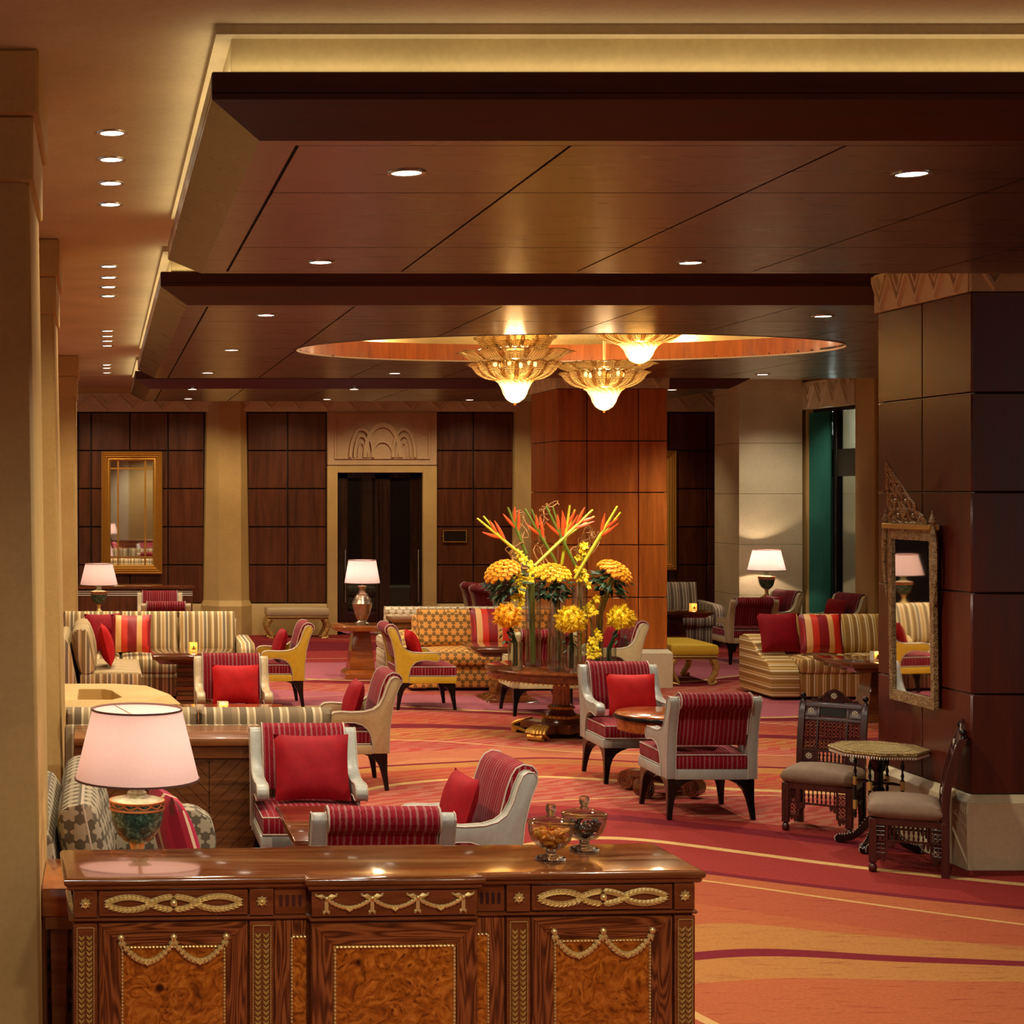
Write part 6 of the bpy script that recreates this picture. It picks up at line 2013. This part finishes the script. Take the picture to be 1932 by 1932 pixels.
mum_ball('amber yellow flower ball in the short left vase', 957, 1165, 14.12, .125, vA, .235, 'mum_deep')
mum_ball('bright yellow flower ball in the short front vase', 1077, 1172, 13.95, .135, vD, .215, 'mum')
mum_ball('bright yellow flower ball in the short right vase', 1172, 1168, 14.3, .125, vH, .17, 'mum')

def heliconia(label, px0, py0, px1, py1, v, Y0, bract_at, mat='stem_lime', dy=.0, tips=2):
    """upper tip at px1,py1; lower end sits in the vase"""
    p, q = Vector((X_at(px0, Y0), Y0, Z_at(py0, Y0))), Vector((X_at(px1, Y0 + dy), Y0 + dy, Z_at(py1, Y0 + dy)))
    t = thing('heliconia_stem', label, 'flower', (0, 0, 0), 0, 'tall heliconia stems')
    b = B(); b.tube([p, p.lerp(q, .5), q], [.013, .015, .009], 8); st = b.done('stem', mat, t)
    d = (q - p).normalized(); side = d.cross(Vector((0, 1, 0))).normalized()
    if tips > 1:
        e = q - side * .05 - d * .03
        b = B(); b.tube([p.lerp(q, .45), e], [.010, .008], 7); b.done('stem', mat, t)
    rnd = random.Random(int(px1))
    c = p.lerp(q, bract_at - .06)
    b = B()
    for k in range(3):
        s = 1 if k % 2 else -1
        o = c + d * (.045 * k)
        dd = (d * (.85) + side * s * .38 + Vector((0, -.1, 0))).normalized()
        L = .19 - .03 * k
        w = Vector((0, 1, 0))
        rg = []
        for i in range(6):
            u = i / 5; r =   .003 + .013 * abs(math.sin(PI * min(1, u * .9 + .12))) ** .8
            cc = o + dd * L * u + d * .02 * u * u
            rg.append([cc + (side * math.cos(a) + w * math.sin(a) * .7) * r for a in [2 * PI * z_ / 6 for z_ in range(6)]])
        b.loft(rg)
    b.done('bracts', 'bract', t, smooth=50)
heliconia('heliconia stem leaning furthest left with orange bracts', 984, 1047, 900, 978, vB, 14.35, .42)
heliconia('second heliconia stem from the left, nearly upright', 993, 1045, 958, 957, vB, 14.5, .50, 'stem')
heliconia('thin heliconia stem with red bract left of the middle', 1050, 1062, 990, 960, vF, 14.6, .48, 'stem')
heliconia('heliconia stem with red bract crossing the middle', 1088, 1072, 1030, 955, vE, 14.35, .50, 'stem')
heliconia('thick lime heliconia stem rising from the middle', 1060, 1065, 1075, 953, vF, 14.5, .55)
heliconia('long crossing heliconia stem pointing right from the left vase', 1008, 1068, 1118, 962, vB, 14.25, .72, 'stem_lime', .2)
heliconia('heliconia stem leaning furthest right with red bracts', 1084, 1092, 1165, 955, vE, 14.3, .62)

def orchid(label, pts, v, Y, H):
    t = thing('orchid_spray', label, 'flower', (0, 0, 0), 0, 'yellow orchid sprays')
    P = [Vector((X_at(a, Y), Y + .02 * math.sin(i * 2.0), Z_at(c, Y))) for i, (a, c) in enumerate(pts)]
    low = v + Vector((.02, 0, .03)); rim = Vector((v.x, v.y, v.z + H - .02))
    b = B(); b.tube([low, rim] + P if P[0].z > rim.z else [low] + P, .005, 5); b.done('stem', 'stem', t)
    rnd = random.Random(int(pts[0][0] * 3))
    b = B()
    for p, q in zip(P[:-1], P[1:]):
        n = max(2, int((q - p).length / .019))
        for i in range(n):
            c = p.lerp(q, i / n) + Vector((rnd.uniform(-.04, .04), rnd.uniform(-.04, .03), rnd.uniform(-.025, .03)))
            f = Vector((rnd.uniform(-.5, .5), -1, rnd.uniform(-.2, .6))).normalized(); Q = f.to_track_quat('Z', 'Y').to_matrix()
            for k in range(5):
                a = 2 * PI * k / 5 + rnd.random()
                b.leaf(c, Q @ Vector((math.cos(a), math.sin(a), .35)), f, .046, .034, .15)
    tag(b.done('blossoms', 'mum', t, smooth=0), None, None, None, 'stuff')
orchid('yellow orchid spray at the upper left above the tall vase', [(1002, 1078), (990, 1058), (978, 1047)], vB, 14.38, .73)
orchid('yellow orchid spray hanging low left of the tall vase', [(998, 1100), (984, 1092), (978, 1120), (980, 1145)], vB, 14.28, .73)
orchid('small yellow orchid spray at the upper right beside the lime stem', [(1098, 1060), (1107, 1030), (1112, 1022)], vE, 14.5, .70)
orchid('yellow orchid spray drooping from the right tall vase', [(1092, 1075), (1100, 1088), (1105, 1105)], vE, 14.3, .70)
orchid('yellow orchid spray at the right between the flower balls', [(1112, 1160), (1116, 1140), (1120, 1132)], vG, 14.42, .47)
orchid('lowest yellow orchid spray near the table top on the right', [(1118, 1240), (1122, 1205), (1128, 1195)], vG, 14.36, .47)

def willow(label, pts, Y, seed, v):
    t = thing('willow_branch', label, 'branch', (0, 0, 0), 0, 'curly willow branches')
    rnd = random.Random(seed)
    P = [Vector((X_at(a, Y), Y, Z_at(c, Y))) for a, c in pts]
    for k in range(3):
        path = []
        for p, q in zip(P[:-1], P[1:]):
            for i in range(7):
                c = p.lerp(q, i / 7)
                w = len(path) * (.75 + .1 * k)
                path.append(c + Vector((.028 * math.sin(w + k * 2) + k * .02 - .02, .03 * math.cos(w * .8 + k), .02 * math.sin(w * 1.3))))
        b = B(); b.tube([v + Vector((.01 * k - .01, .01, .03))] + path, [.006] + [.0065 * (1 - .6 * i / len(path)) for i in range(len(path))], 4); b.done('twig', 'twig', t)
willow('curly willow branch at the left reaching past the red bracts', [(1003, 1085), (975, 1055), (962, 1040), (990, 1010), (985, 975), (972, 960)], 14.5, 1, vB)
willow('curly willow branch rising tallest in the middle', [(1050, 1100), (1015, 1040), (1020, 1000), (1028, 965), (1030, 953), (1060, 948)], 14.7, 2, vF)
willow('curly willow branch tangled at the right', [(1096, 1100), (1085, 1040), (1100, 1020), (1118, 1010), (1105, 990), (1115, 1040), (1135, 1000)], 14.55, 3, vE)
